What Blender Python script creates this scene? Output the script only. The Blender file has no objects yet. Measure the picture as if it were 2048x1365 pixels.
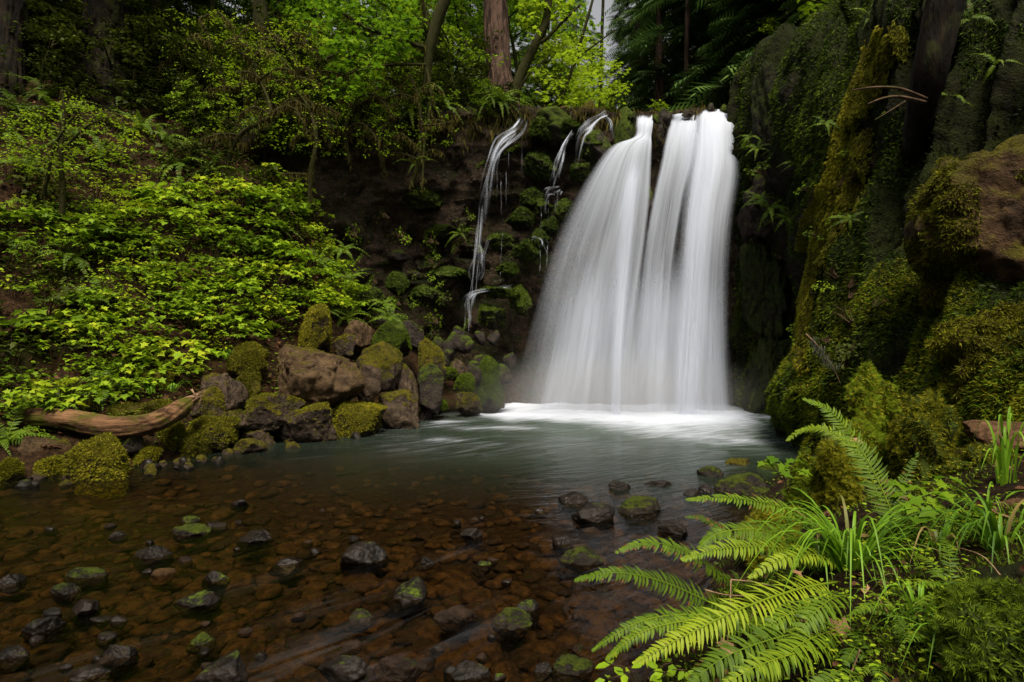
import bpy, math, random
import numpy as np
from mathutils import Vector

# ------------------------------------------------------------------ camera, sky, sun, exposure
sc = bpy.context.scene
FPX, CX, CY, CAMZ = 1138.0, 1024.0, 682.5, 1.75
cam_data = bpy.data.cameras.new('camera')
cam_data.sensor_width = 36.0
cam_data.lens = 36.0 * FPX / 2048.0
cam_data.clip_start = 0.05
cam_data.clip_end = 500.0
cam = bpy.data.objects.new('camera', cam_data)
cam.location = (0, 0, CAMZ)
cam.rotation_euler = (math.radians(90), 0, 0)
sc.collection.objects.link(cam)
sc.camera = cam

SUN_TO = Vector((0.03, -0.50, 0.92)).normalized()       # towards the sun
world = bpy.data.worlds.new('World'); sc.world = world; world.use_nodes = True
wn = world.node_tree; wn.nodes.clear()
sky = wn.nodes.new('ShaderNodeTexSky'); sky.sky_type = 'NISHITA'; sky.sun_disc = False
sky.sun_elevation = math.asin(SUN_TO.z); sky.sun_rotation = math.atan2(SUN_TO.x, SUN_TO.y)
sky.dust_density = 4.0; sky.air_density = 1.0; sky.ozone_density = 1.0
hs = wn.nodes.new('ShaderNodeHueSaturation'); hs.inputs['Saturation'].default_value = 0.10
bg = wn.nodes.new('ShaderNodeBackground'); bg.inputs['Strength'].default_value = 0.072
wo = wn.nodes.new('ShaderNodeOutputWorld')
wn.links.new(sky.outputs[0], hs.inputs['Color']); wn.links.new(hs.outputs[0], bg.inputs['Color'])
wn.links.new(bg.outputs[0], wo.inputs['Surface'])
sun_d = bpy.data.lights.new('sun', 'SUN'); sun_d.energy = 3.0; sun_d.angle = math.radians(24)
sun_d.color = (1.0, 0.90, 0.72)
sun = bpy.data.objects.new('sun', sun_d); sc.collection.objects.link(sun)
sun.rotation_euler = (-SUN_TO).to_track_quat('-Z', 'Y').to_euler(); sun.location = (10, -12, 30)
sc.view_settings.view_transform = 'Standard'; sc.view_settings.look = 'None'
sc.view_settings.gamma = 1.0; sc.view_settings.use_curve_mapping = False
sc.view_settings.exposure = 1.08
sc.cycles.use_denoising = True
sc.cycles.max_bounces = 8; sc.cycles.transparent_max_bounces = 24
sc.cycles.diffuse_bounces = 3; sc.cycles.glossy_bounces = 3
sc.cycles.sample_clamp_indirect = 4.0
sc.cycles.caustics_reflective = False; sc.cycles.caustics_refractive = False

# ------------------------------------------------------------------ helpers
COL = sc.collection
rng = np.random.default_rng(7)
random.seed(7)
PI = math.pi

def P(px, py, Y):
    return np.array([(px - CX) / FPX * Y, Y, CAMZ - (py - CY) / FPX * Y])
def WY(py, z=0.0):                     # distance of the water line at an image row
    return (CAMZ - z) * FPX / (py - CY)
def nrm(a):
    return a / np.maximum(np.linalg.norm(a, axis=-1, keepdims=True), 1e-9)

def _hash(ix, iy, iz, seed):
    n = (ix.astype(np.int64) * 374761393 + iy.astype(np.int64) * 668265263 + iz.astype(np.int64) * 1274126177 + seed * 362437) & 0xffffffff
    n = ((n ^ (n >> 13)) * 1274126177) & 0xffffffff
    n = (n ^ (n >> 16)) & 0xffffff
    return n / float(0xffffff) * 2 - 1
def vnoise(p, seed=0):
    p = np.asarray(p, float); f = np.floor(p); w = p - f; w = w * w * (3 - 2 * w); i = f.astype(np.int64)
    r = 0
    for dx in (0, 1):
        for dy in (0, 1):
            for dz in (0, 1):
                c = _hash(i[..., 0] + dx, i[..., 1] + dy, i[..., 2] + dz, seed)
                r = r + c * (w[..., 0] if dx else 1 - w[..., 0]) * (w[..., 1] if dy else 1 - w[..., 1]) * (w[..., 2] if dz else 1 - w[..., 2])
    return r
def fbm(p, oc=4, seed=0, gain=0.5):
    p = np.asarray(p, float); a, s, t = 1.0, 0, 0
    for k in range(oc):
        s = s + a * vnoise(p * 2.03 ** k + k * 17.3, seed + k); t += a; a *= gain
    return s / t
def ridged(p, oc=4, seed=0):
    p = np.asarray(p, float); a, s, t = 1.0, 0, 0
    for k in range(oc):
        s = s + a * (1 - np.abs(vnoise(p * 2.03 ** k + k * 11.7, seed + k)) * 2); t += a; a *= 0.5
    return s / t

def mk(name, V, F, mat=None, parent=None, smooth=True, attrs=None, link=True):
    V = np.asarray(V, np.float32).reshape(-1, 3)
    Fs = F if isinstance(F, list) else [F]
    Fs = [np.asarray(f, np.int32) for f in Fs if len(f)]
    me = bpy.data.meshes.new(name)
    me.vertices.add(len(V)); me.vertices.foreach_set('co', V.ravel())
    nl = sum(f.size for f in Fs); nf = sum(len(f) for f in Fs)
    me.loops.add(nl); me.polygons.add(nf)
    me.loops.foreach_set('vertex_index', np.concatenate([f.ravel() for f in Fs]))
    tot = np.concatenate([np.full(len(f), f.shape[1], np.int32) for f in Fs])
    st = np.concatenate([[0], np.cumsum(tot)[:-1]]).astype(np.int32)
    me.polygons.foreach_set('loop_start', st)
    try: me.polygons.foreach_set('loop_total', tot)
    except Exception: pass
    me.polygons.foreach_set('use_smooth', np.full(nf, smooth, bool))
    if mat: me.materials.append(mat)
    for k, a in (attrs or {}).items():
        a = np.asarray(a, np.float32)
        if a.ndim == 2:
            at = me.attributes.new(k, 'FLOAT_VECTOR', 'POINT'); at.data.foreach_set('vector', a.ravel())
        else:
            at = me.attributes.new(k, 'FLOAT', 'POINT'); at.data.foreach_set('value', a)
    me.update(calc_edges=True)
    if not link: return me
    o = bpy.data.objects.new(name, me); COL.objects.link(o)
    if parent: o.parent = parent
    return o
def tag(o, label=None, cat=None, group=None, kind=None):
    if label: o['label'] = label
    if cat: o['category'] = cat
    if group: o['group'] = group
    if kind: o['kind'] = kind
    return o
def empty(name, loc=(0, 0, 0), label=None, cat=None, group=None):
    o = bpy.data.objects.new(name, None); COL.objects.link(o); o.location = [float(c) for c in loc]; o.empty_display_size = 0.1
    return tag(o, label, cat, group)
def link_mesh(name, me, parent=None, loc=(0, 0, 0), rot=(0, 0, 0), scale=1.0):
    o = bpy.data.objects.new(name, me); COL.objects.link(o); o.parent = parent
    o.location = [float(c) for c in loc]; o.rotation_euler = [float(c) for c in rot]
    o.scale = (scale,) * 3 if np.isscalar(scale) else [float(c) for c in scale]
    return o

def cr(A, n):                                            # Catmull-Rom along axis 0
    A = np.asarray(A, float); m = len(A)
    t = np.linspace(0, m - 1, n); i = np.clip(t.astype(int), 0, m - 2); f = (t - i).reshape((-1,) + (1,) * (A.ndim - 1))
    g = lambda k: A[np.clip(k, 0, m - 1)]
    p0, p1, p2, p3 = g(i - 1), g(i), g(i + 1), g(i + 2)
    return 0.5 * (2 * p1 + (p2 - p0) * f + (2 * p0 - 5 * p1 + 4 * p2 - p3) * f * f + (3 * p1 - p0 - 3 * p2 + p3) * f ** 3)
def net(C, nu, nv):                                      # C[col][row] -> grid [nu][nv]
    G = cr(np.asarray(C, float), nu)
    return np.swapaxes(cr(np.swapaxes(G, 0, 1), nv), 0, 1)
def gnormals(G):
    du = np.gradient(G, axis=0); dv = np.gradient(G, axis=1)
    return nrm(np.cross(du, dv))
def gfaces(nu, nv, flip=False):
    i = np.arange(nu - 1)[:, None] * nv + np.arange(nv - 1)[None]
    f = np.stack([i, i + nv, i + nv + 1, i + 1], -1).reshape(-1, 4)
    return f[:, ::-1] if flip else f
def gscatter(G, N, n, w=None):                           # random points on a grid surface, by area
    a = np.linalg.norm(np.cross(G[1:, :-1] - G[:-1, :-1], G[:-1, 1:] - G[:-1, :-1]), axis=-1)
    if w is not None: a = a * w[:-1, :-1]
    a = a.ravel(); k = rng.choice(len(a), n, p=a / a.sum()); nv = G.shape[1] - 1
    i, j = k // nv, k % nv; u = rng.random((n, 1)); v = rng.random((n, 1))
    b = lambda A: A[i, j] * (1 - u) * (1 - v) + A[i + 1, j] * u * (1 - v) + A[i, j + 1] * (1 - u) * v + A[i + 1, j + 1] * u * v
    return b(G), nrm(b(N))
def place(T, pos, xdir, nor, s):                         # copies of a leaf template: (verts, tris)
    tv, tf = T; n, k = len(pos), len(tv)
    x = nrm(xdir); z = nrm(nor - (nor * x).sum(-1, keepdims=True) * x); y = np.cross(z, x)
    s = np.broadcast_to(np.asarray(s, float), (n,))[:, None, None]
    V = pos[:, None] + s * (tv[None, :, 0:1] * x[:, None] + tv[None, :, 1:2] * y[:, None] + tv[None, :, 2:3] * z[:, None])
    F = tf[None] + (np.arange(n) * k)[:, None, None]
    return V.reshape(-1, 3), F.reshape(-1, 3)
class Bag:                                               # collects triangles with a tint each
    def __init__(s): s.V, s.F, s.T, s.n = [], [], [], 0
    def add(s, V, F, tint=0.5):
        V = np.asarray(V, float).reshape(-1, 3); F = np.asarray(F)
        if F.shape[1] == 4: F = np.concatenate([F[:, [0, 1, 2]], F[:, [0, 2, 3]]])
        t = np.asarray(tint, float)
        t = np.full(len(V), float(t)) if t.ndim == 0 else np.repeat(t, len(V) // len(t))
        s.V.append(V); s.F.append(F + s.n); s.T.append(t); s.n += len(V)
    def leaves(s, T, pos, xdir, nor, sc_, tint):
        V, F = place(T, pos, xdir, nor, sc_); s.add(V, F, np.broadcast_to(tint, (len(pos),)))
    def build(s, name, mat, parent=None, smooth=True, link=True):
        return mk(name, np.concatenate(s.V), np.concatenate(s.F), mat, parent, smooth, {'tint': np.concatenate(s.T)}, link)
def rdir(n, zlo=-1, zhi=1):
    z = rng.uniform(zlo, zhi, n); a = rng.uniform(0, 2 * PI, n); r = np.sqrt(np.maximum(0, 1 - z * z))
    return np.stack([r * np.cos(a), r * np.sin(a), z], -1)

def tube(path, rad, seg=10, bark=0.0, seed=0, cap=True, bf=1.0):
    path = np.asarray(path, float); n = len(path); rad = np.broadcast_to(np.asarray(rad, float), (n,))
    T = nrm(np.gradient(path, axis=0))
    ref = np.array([1.0, 0.03, 0.02]) if abs(T[0, 0]) < 0.8 else np.array([0.02, 1.0, 0.03])
    A = nrm(ref - (T * ref).sum(-1, keepdims=True) * T); B = np.cross(T, A)
    th = np.linspace(0, 2 * PI, seg, endpoint=False)
    ring = np.cos(th)[None, :, None] * A[:, None] + np.sin(th)[None, :, None] * B[:, None]
    r = np.repeat(rad[:, None], seg, 1)
    if bark:
        s_ = np.concatenate([[0], np.cumsum(np.linalg.norm(np.diff(path, axis=0), axis=1))])
        q = np.stack([np.cos(th)[None] * 3.0 * bf + 0 * s_[:, None], np.sin(th)[None] * 3.0 * bf + 0 * s_[:, None], np.repeat(s_[:, None] * 0.9, seg, 1)], -1)
        r = r * (1 + bark * ridged(q * 1.7, 3, seed) + bark * 1.2 * fbm(q * 0.5, 2, seed + 5))
    V = (path[:, None] + ring * r[..., None]).reshape(-1, 3)
    i = np.arange(n - 1)[:, None] * seg; j = np.arange(seg)[None]; j2 = (j + 1) % seg
    F = np.stack([i + j, i + j2, i + seg + j2, i + seg + j], -1).reshape(-1, 4)
    tris = np.concatenate([F[:, [0, 1, 2]], F[:, [0, 2, 3]]])
    if cap:
        V = np.concatenate([V, path[:1], path[-1:]]); k = n * seg
        c0 = np.stack([np.full(seg, k), (np.arange(seg) + 1) % seg, np.arange(seg)], -1)
        c1 = np.stack([np.full(seg, k + 1), (n - 1) * seg + np.arange(seg), (n - 1) * seg + (np.arange(seg) + 1) % seg], -1)
        tris = np.concatenate([tris, c0, c1])
    return V, tris
def curve(pts, n): return cr(np.asarray(pts, float), n)

_ico = {}
def ico(sub):
    if sub in _ico: return _ico[sub]
    t = (1 + 5 ** .5) / 2
    v = [(-1, t, 0), (1, t, 0), (-1, -t, 0), (1, -t, 0), (0, -1, t), (0, 1, t), (0, -1, -t), (0, 1, -t), (t, 0, -1), (t, 0, 1), (-t, 0, -1), (-t, 0, 1)]
    f = [(0, 11, 5), (0, 5, 1), (0, 1, 7), (0, 7, 10), (0, 10, 11), (1, 5, 9), (5, 11, 4), (11, 10, 2), (10, 7, 6), (7, 1, 8),
         (3, 9, 4), (3, 4, 2), (3, 2, 6), (3, 6, 8), (3, 8, 9), (4, 9, 5), (2, 4, 11), (6, 2, 10), (8, 6, 7), (9, 8, 1)]
    v = [np.array(p) / np.linalg.norm(p) for p in v]
    for _ in range(sub):
        mid, nf = {}, []
        def m(a, b):
            k = (min(a, b), max(a, b))
            if k not in mid:
                q = v[a] + v[b]; v.append(q / np.linalg.norm(q)); mid[k] = len(v) - 1
            return mid[k]
        for a, b, c in f:
            ab, bc, ca = m(a, b), m(b, c), m(c, a); nf += [(a, ab, ca), (b, bc, ab), (c, ca, bc), (ab, bc, ca)]
        f = nf
    _ico[sub] = (np.array(v), np.array(f)); return _ico[sub]
def rock_verts(seed, sub=3, angular=0.8, planes=14, rough=0.05):
    r = np.random.default_rng(seed); D, F = ico(sub)
    n = nrm(r.normal(size=(planes, 3))); d = r.uniform(0.58, 0.95, planes)
    W = nrm(D + 0.10 * np.stack([fbm(D * 2.2 + seed + 7 * k, 3, seed + k) for k in range(3)], -1))
    q = W @ n.T
    rr = np.where(q > 0.08, d[None] / np.maximum(q, 0.08), 9).min(1)
    R = np.minimum(rr, 1.3) * angular + (1 - angular) * 0.9
    if sub >= 3:
        n2 = nrm(r.normal(size=(planes * 4, 3))); q2 = W @ n2.T; chip = (np.where(q2 > 0.5, r.uniform(0.9, 1.02, planes * 4)[None] / np.maximum(q2, 0.5), 9)).min(1)
        R = R * (1 - angular * 0.25 + angular * 0.25 * np.minimum(chip, 1.1))
    R = R * (1 + rough * 1.8 * fbm(D * 1.6 + seed * 3.1, 3, seed) + rough * 1.0 * fbm(D * 5.0 + seed, 3, seed + 9) + rough * 0.5 * fbm(D * 14 + seed, 2, seed + 4)
             - rough * 1.6 * np.clip(ridged(D * 2.3 + seed * 1.7, 3, seed + 2) - 0.55, 0, 1))
    V = D * R[:, None]
    V = V / np.abs(V).max(0)
    return V, F

# ------------------------------------------------------------------ materials
class NT:
    def __init__(s, name):
        s.m = bpy.data.materials.new(name); s.m.use_nodes = True; s.t = s.m.node_tree; s.t.nodes.clear()
        s.out = s.t.nodes.new('ShaderNodeOutputMaterial')
    def n(s, typ, ins=None, **kw):
        q = s.t.nodes.new('ShaderNode' + typ)
        for k, v in kw.items(): setattr(q, k, v)
        for k, v in (ins or {}).items(): s.set(q.inputs[k], v)
        return q
    def set(s, sock, v):
        if hasattr(v, 'bl_idname') and hasattr(v, 'outputs'): s.t.links.new(v.outputs[0], sock)
        elif isinstance(v, bpy.types.NodeSocket): s.t.links.new(v, sock)
        else:
            if isinstance(v, (tuple, list)) and len(v) == 3 and sock.type == 'RGBA': v = (*v, 1)
            sock.default_value = v
    def math(s, op, a, b=0.0, c=0.0, clamp=False):
        q = s.n('Math', operation=op); q.use_clamp = clamp
        s.set(q.inputs[0], a); s.set(q.inputs[1], b)
        if op in ('MULTIPLY_ADD', 'SMOOTH_MIN'): s.set(q.inputs[2], c)
        return q
    def step(s, x, lo, hi):
        q = s.n('MapRange', interpolation_type='SMOOTHSTEP'); s.set(q.inputs[0], x)
        q.inputs[1].default_value = lo; q.inputs[2].default_value = hi; return q
    def mix(s, f, a, b):
        q = s.n('MixRGB'); s.set(q.inputs[0], f); s.set(q.inputs[1], a); s.set(q.inputs[2], b); return q
    def noise(s, scale, det=4, rough=0.55, vec=None, dist=0.0):
        q = s.n('TexNoise', {'Scale': scale, 'Detail': det, 'Roughness': rough, 'Distortion': dist})
        if vec is not None: s.set(q.inputs['Vector'], vec)
        return q
    def pos(s): return s.n('NewGeometry').outputs['Position']
    def mapv(s, vec, scale):
        q = s.n('Mapping'); s.set(q.inputs['Vector'], vec); q.inputs['Scale'].default_value = scale; return q
    def attr(s, name): return s.n('Attribute', attribute_name=name).outputs['Fac']
    def ramp(s, f, stops):
        q = s.n('ValToRGB'); s.set(q.inputs[0], f); e = q.color_ramp.elements
        while len(e) < len(stops): e.new(0.5)
        for k, (p, c) in enumerate(stops): e[k].position = p; e[k].color = (*c, 1)
        return q
    def bump(s, h, st, dist=0.05, normal=None):
        q = s.n('Bump', {'Strength': st, 'Distance': dist, 'Height': h})
        if normal is not None: s.set(q.inputs['Normal'], normal)
        return q
    def done(s, sh): s.set(s.out.inputs['Surface'], sh); return s.m

def foliage(name, stops, trans=0.35, rough=0.5, spec=0.25):
    t = NT(name); rnd = t.n('ObjectInfo').outputs['Random']
    f = t.math('ADD', t.attr('tint'), t.math('MULTIPLY', t.math('SUBTRACT', rnd, 0.5), 0.42), clamp=True)
    c = t.ramp(f, stops)
    b = t.n('BsdfPrincipled', {'Base Color': c, 'Roughness': rough, 'Specular IOR Level': spec})
    tr = t.n('BsdfTranslucent', {'Color': c})
    return t.done(t.n('MixShader', {0: trans, 1: b, 2: tr}))
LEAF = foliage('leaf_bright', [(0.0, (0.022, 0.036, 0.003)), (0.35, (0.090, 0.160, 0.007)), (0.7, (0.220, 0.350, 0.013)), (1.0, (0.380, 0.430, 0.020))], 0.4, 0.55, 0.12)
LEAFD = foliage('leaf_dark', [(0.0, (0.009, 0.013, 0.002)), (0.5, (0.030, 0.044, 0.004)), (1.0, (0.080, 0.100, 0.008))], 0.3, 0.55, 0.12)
MAPLE = foliage('leaf_maple', [(0.0, (0.030, 0.085, 0.008)), (0.5, (0.105, 0.205, 0.008)), (1.0, (0.270, 0.380, 0.016))], 0.5, 0.55, 0.12)
NEEDLE = foliage('conifer_needle', [(0.0, (0.020, 0.038, 0.010)), (0.5, (0.055, 0.105, 0.022)), (1.0, (0.130, 0.210, 0.036))], 0.3, 0.55, 0.12)
FERN = foliage('fern_green', [(0.0, (0.16, 0.075, 0.018)), (0.10, (0.10, 0.085, 0.012)), (0.16, (0.030, 0.060, 0.006)), (0.6, (0.100, 0.170, 0.008)), (1.0, (0.240, 0.310, 0.016))], 0.32, 0.5, 0.16)
GRASS = foliage('grass_green', [(0.0, (0.28, 0.21, 0.07)), (0.12, (0.05, 0.12, 0.008)), (1.0, (0.20, 0.38, 0.02))], 0.35, 0.45, 0.2)
MOSS = foliage('moss_tuft', [(0.0, (0.022, 0.020, 0.003)), (0.45, (0.085, 0.090, 0.006)), (0.8, (0.190, 0.190, 0.009)), (1.0, (0.330, 0.290, 0.020))], 0.25, 0.8, 0.1)
MOSSG = foliage('moss_green', [(0.0, (0.010, 0.022, 0.004)), (0.5, (0.034, 0.060, 0.005)), (1.0, (0.150, 0.215, 0.009))], 0.25, 0.8, 0.1)
MOSSB = foliage('moss_hanging', [(0.0, (0.022, 0.018, 0.006)), (0.5, (0.060, 0.050, 0.012)), (1.0, (0.115, 0.100, 0.022))], 0.2, 0.9, 0.05)
LITTER = foliage('dead_leaf', [(0.0, (0.040, 0.018, 0.008)), (0.5, (0.120, 0.055, 0.024)), (1.0, (0.330, 0.190, 0.105))], 0.15, 0.7, 0.15)

def bark_mat(name, c1, c2, moss=0.0, mc=(0.05, 0.06, 0.008), st=(1, 1, 0.16)):
    t = NT(name); p = t.pos()
    n1 = t.noise(9, 6, 0.65, t.mapv(p, st)); n2 = t.noise(2.2, 4, 0.6, p)
    c = t.mix(t.step(n1, 0.36, 0.66), c1, c2)
    if moss: c = t.mix(t.step(n2, 0.62 - 0.35 * moss, 0.75 - 0.3 * moss), c, mc)
    b = t.bump(n1, 0.9, 0.06)
    return t.done(t.n('BsdfPrincipled', {'Base Color': c, 'Roughness': 0.9, 'Specular IOR Level': 0.15, 'Normal': b}))
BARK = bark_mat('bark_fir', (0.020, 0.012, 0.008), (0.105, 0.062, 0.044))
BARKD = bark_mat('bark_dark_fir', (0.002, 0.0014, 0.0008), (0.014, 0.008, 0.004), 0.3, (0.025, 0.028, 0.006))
BARKM = bark_mat('bark_mossy', (0.010, 0.007, 0.004), (0.045, 0.030, 0.016), 0.9, (0.026, 0.026, 0.005))
TWIG = bark_mat('twig_brown', (0.030, 0.018, 0.010), (0.105, 0.065, 0.036), 0.25)
LOGW = bark_mat('log_wood', (0.030, 0.014, 0.007), (0.190, 0.100, 0.048), 0.55, (0.060, 0.058, 0.006), (0.16, 1, 1.3))
DEADW = bark_mat('pale_dead_stem', (0.16, 0.09, 0.05), (0.34, 0.22, 0.13))

def rock_mat(name, c1, c2, moss=0.5, mossc=((0.030, 0.034, 0.004), (0.150, 0.150, 0.010)), wet=0.3, spread=0.16, bumpd=0.03, scale=1.0, lichen=0.0):
    t = NT(name); g = t.n('NewGeometry'); p = g.outputs['Position']
    nz = t.n('SeparateXYZ', {0: g.outputs['Normal']}).outputs['Z']
    big = t.noise(1.3 * scale, 5, 0.6, p); mid = t.noise(6 * scale, 6, 0.65, p); fine = t.noise(38 * scale, 4, 0.7, p)
    rockc = t.mix(t.step(mid, 0.3, 0.7), c1, c2)
    rockc = t.mix(t.math('MULTIPLY', t.step(fine, 0.55, 0.75), 0.45), rockc, tuple(min(1, x * 1.7) for x in c2))
    if lichen:
        rockc = t.mix(t.math('MULTIPLY', t.step(t.noise(11 * scale, 5, 0.75, p), 0.66 - 0.12 * lichen, 0.72), t.step(big, 0.45, 0.62)), rockc, (0.36, 0.34, 0.30))
    v = t.math('ADD', t.math('MULTIPLY', nz, 0.30), t.math('MULTIPLY', big, 0.75))
    v = t.math('ADD', v, t.math('MULTIPLY', mid, 0.45))
    th = 1.02 - 0.75 * moss
    mk_ = t.step(v, th - spread * 0.5, th + spread * 0.5)
    mc = t.mix(t.step(t.math('ADD', t.math('MULTIPLY', fine, 0.6), t.math('MULTIPLY', mid, 0.5)), 0.35, 0.75), mossc[0], mossc[1])
    c = t.mix(mk_, rockc, mc)
    h = t.math('ADD', t.math('MULTIPLY', mid, 1.0), t.math('MULTIPLY', fine, t.math('MULTIPLY_ADD', mk_, 0.7, 0.35)))
    h = t.math('ADD', h, t.math('MULTIPLY', mk_, 0.5))
    r0 = t.math('MULTIPLY_ADD', t.step(big, 0.3, 0.6), 0.35, 0.62 - 0.45 * wet)
    rough = t.mix(mk_, r0, (0.95, 0.95, 0.95))
    return t.done(t.n('BsdfPrincipled', {'Base Color': c, 'Roughness': rough, 'Specular IOR Level': 0.16, 'Normal': t.bump(h, 1.0, bumpd * 2.2)}))
YM = ((0.022, 0.020, 0.003), (0.125, 0.105, 0.006))
GM = ((0.016, 0.026, 0.003), (0.075, 0.105, 0.008))
DM = ((0.008, 0.012, 0.002), (0.034, 0.048, 0.005))
R_MOSSY = rock_mat('rock_mossy', (0.020, 0.013, 0.008), (0.060, 0.042, 0.028), 0.66, YM, 0.1)
R_HALF = rock_mat('rock_half_mossy', (0.018, 0.012, 0.008), (0.075, 0.052, 0.038), 0.46, YM, 0.35, 0.12)
R_BARE = rock_mat('rock_bare', (0.022, 0.015, 0.010), (0.105, 0.072, 0.047), 0.28, YM, 0.55, 0.1)
R_DIRT = rock_mat('rock_dirt_top', (0.034, 0.020, 0.010), (0.115, 0.072, 0.036), 0.28, YM, 0.0, 0.2)
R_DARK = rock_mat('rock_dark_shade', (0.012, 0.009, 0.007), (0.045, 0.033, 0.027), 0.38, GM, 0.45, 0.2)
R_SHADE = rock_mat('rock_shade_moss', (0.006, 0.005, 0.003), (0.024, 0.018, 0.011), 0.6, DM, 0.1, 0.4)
R_DGREEN = rock_mat('rock_dark_moss', (0.010, 0.008, 0.005), (0.034, 0.026, 0.018), 0.72, GM, 0.1, 0.25)
R_WET = rock_mat('rock_wet_stream', (0.003, 0.0024, 0.002), (0.017, 0.012, 0.009), 0.06, GM, 0.95, 0.1, 0.006, 1.6)
R_WETM = rock_mat('rock_wet_mossy', (0.005, 0.004, 0.003), (0.030, 0.022, 0.015), 0.30, ((0.008, 0.012, 0.002), (0.060, 0.078, 0.005)), 0.5, 0.12, 0.010, 1.8)
R_PEB = rock_mat('pebble_brown', (0.013, 0.007, 0.003), (0.080, 0.043, 0.016), 0.0, GM, 0.4, 0.1, 0.02, 2.5)
R_PEB2 = rock_mat('pebble_dark', (0.008, 0.005, 0.003), (0.038, 0.022, 0.013), 0.0, GM, 0.4, 0.1, 0.02, 2.5)
CLIFF = rock_mat('cliff_rock', (0.018, 0.011, 0.006), (0.085, 0.056, 0.034), 0.36, DM, 0.3, 0.3, 0.12, 0.8, 0.7)
CLIFFR = rock_mat('cliff_mossy', (0.006, 0.004, 0.002), (0.030, 0.018, 0.008), 0.66, ((0.007, 0.010, 0.001), (0.038, 0.050, 0.004)), 0.05, 0.4, 0.12, 0.9)
BOULDR = rock_mat('boulder_brown', (0.026, 0.013, 0.006), (0.095, 0.052, 0.024), 0.42, ((0.035, 0.030, 0.004), (0.130, 0.110, 0.010)), 0.0, 0.25, 0.04, 1.2)

def ground_mat(name, c1, c2, c3):
    t = NT(name); p = t.pos(); a = t.noise(1.5, 5, 0.6, p); b = t.noise(14, 6, 0.7, p)
    c = t.mix(t.step(b, 0.35, 0.7), c1, c2); c = t.mix(t.step(a, 0.5, 0.68), c, c3)
    return t.done(t.n('BsdfPrincipled', {'Base Color': c, 'Roughness': 0.95, 'Specular IOR Level': 0.1, 'Normal': t.bump(b, 0.9, 0.08)}))
SOIL = ground_mat('hill_soil', (0.009, 0.005, 0.002), (0.055, 0.027, 0.012), (0.020, 0.021, 0.004))
SOILD = ground_mat('forest_floor', (0.012, 0.008, 0.004), (0.050, 0.030, 0.015), (0.020, 0.024, 0.006))
BANK = ground_mat('near_bank_soil', (0.007, 0.004, 0.002), (0.034, 0.018, 0.008), (0.012, 0.015, 0.003))
BED = ground_mat('riverbed_gravel', (0.007, 0.004, 0.002), (0.040, 0.022, 0.010), (0.013, 0.008, 0.004))
SAND = ground_mat('bare_earth', (0.055, 0.030, 0.015), (0.180, 0.100, 0.052), (0.110, 0.062, 0.034))

def water_mat():
    t = NT('stream_water'); p = t.pos(); foam = t.attr('foam'); turb = t.attr('turbid'); fl = t.n('Attribute', attribute_name='flow').outputs['Vector']
    n1 = t.noise(1.0, 4, 0.55, t.mapv(fl, (1.6, 5.0, 1)), 0.6); n2 = t.noise(1.0, 3, 0.5, t.mapv(fl, (5, 13, 1)), 0.4)
    h = t.math('ADD', n1, t.math('MULTIPLY', n2, 0.35))
    b = t.bump(h, 0.42, 0.06)
    fr = t.math('MULTIPLY', t.n('Fresnel', {'IOR': 1.33, 'Normal': b}), 0.55)
    tint = t.mix(turb, (0.70, 0.60, 0.42), (0.30, 0.34, 0.27))
    body = t.n('MixShader', {0: t.math('MULTIPLY', turb, 0.93), 1: t.n('BsdfTransparent', {'Color': tint}), 2: t.n('BsdfDiffuse', {'Color': (0.046, 0.070, 0.048)})})
    gl = t.n('BsdfGlossy', {'Color': (0.95, 0.95, 0.95), 'Roughness': 0.10, 'Normal': b})
    w = t.n('MixShader', {0: fr, 1: body, 2: gl})
    st = t.noise(1.0, 5, 0.62, t.mapv(fl, (1.3, 9.0, 1)), 0.9)
    core = t.step(t.math('ADD', foam, t.math('MULTIPLY', t.math('SUBTRACT', st, 0.5), 0.7)), 0.40, 1.25)
    fm = t.math('MAXIMUM', core, t.math('MULTIPLY', t.math('MULTIPLY', t.math('MULTIPLY', foam, foam), t.step(st, 0.38, 0.78)), 0.7), clamp=True)
    fo = t.n('BsdfDiffuse', {'Color': (0.52, 0.56, 0.66)})
    return t.done(t.n('MixShader', {0: fm, 1: w, 2: fo}))
WATER = water_mat()
def fall_mat(name, dens_lo, dens_hi, freq=30.0, col=(0.74, 0.80, 0.94)):
    # 'uv': x across the stream, y down it; 'body': thickness of the water
    t = NT(name); uv = t.n('Attribute', attribute_name='uvf').outputs['Vector']; body = t.attr('body')
    s1 = t.noise(1.0, 4, 0.6, t.mapv(uv, (freq, 0.7, 1))); s2 = t.noise(1.0, 3, 0.6, t.mapv(uv, (freq * 4.2, 1.6, 1))); s3 = t.noise(1.0, 2, 0.5, t.mapv(uv, (freq * 0.28, 0.35, 1)))
    q = t.math('ADD', t.math('MULTIPLY', s1, 0.42), t.math('ADD', t.math('MULTIPLY', s2, 0.20), t.math('MULTIPLY', s3, 0.55)))
    q = t.math('ADD', q, t.math('SUBTRACT', body, 0.5))
    a = t.step(q, dens_lo, dens_hi)
    a = t.math('MULTIPLY', a, t.step(body, 0.0, 0.25))
    d = t.n('BsdfDiffuse', {'Color': col}); tr = t.n('BsdfTranslucent', {'Color': col})
    sh = t.n('MixShader', {0: 0.35, 1: d, 2: tr})
    return t.done(t.n('MixShader', {0: a, 1: t.n('BsdfTransparent'), 2: sh}))
FALL = fall_mat('falling_water', 0.24, 1.55)
FALLT = fall_mat('trickling_water', 0.26, 1.20, 60.0)

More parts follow.
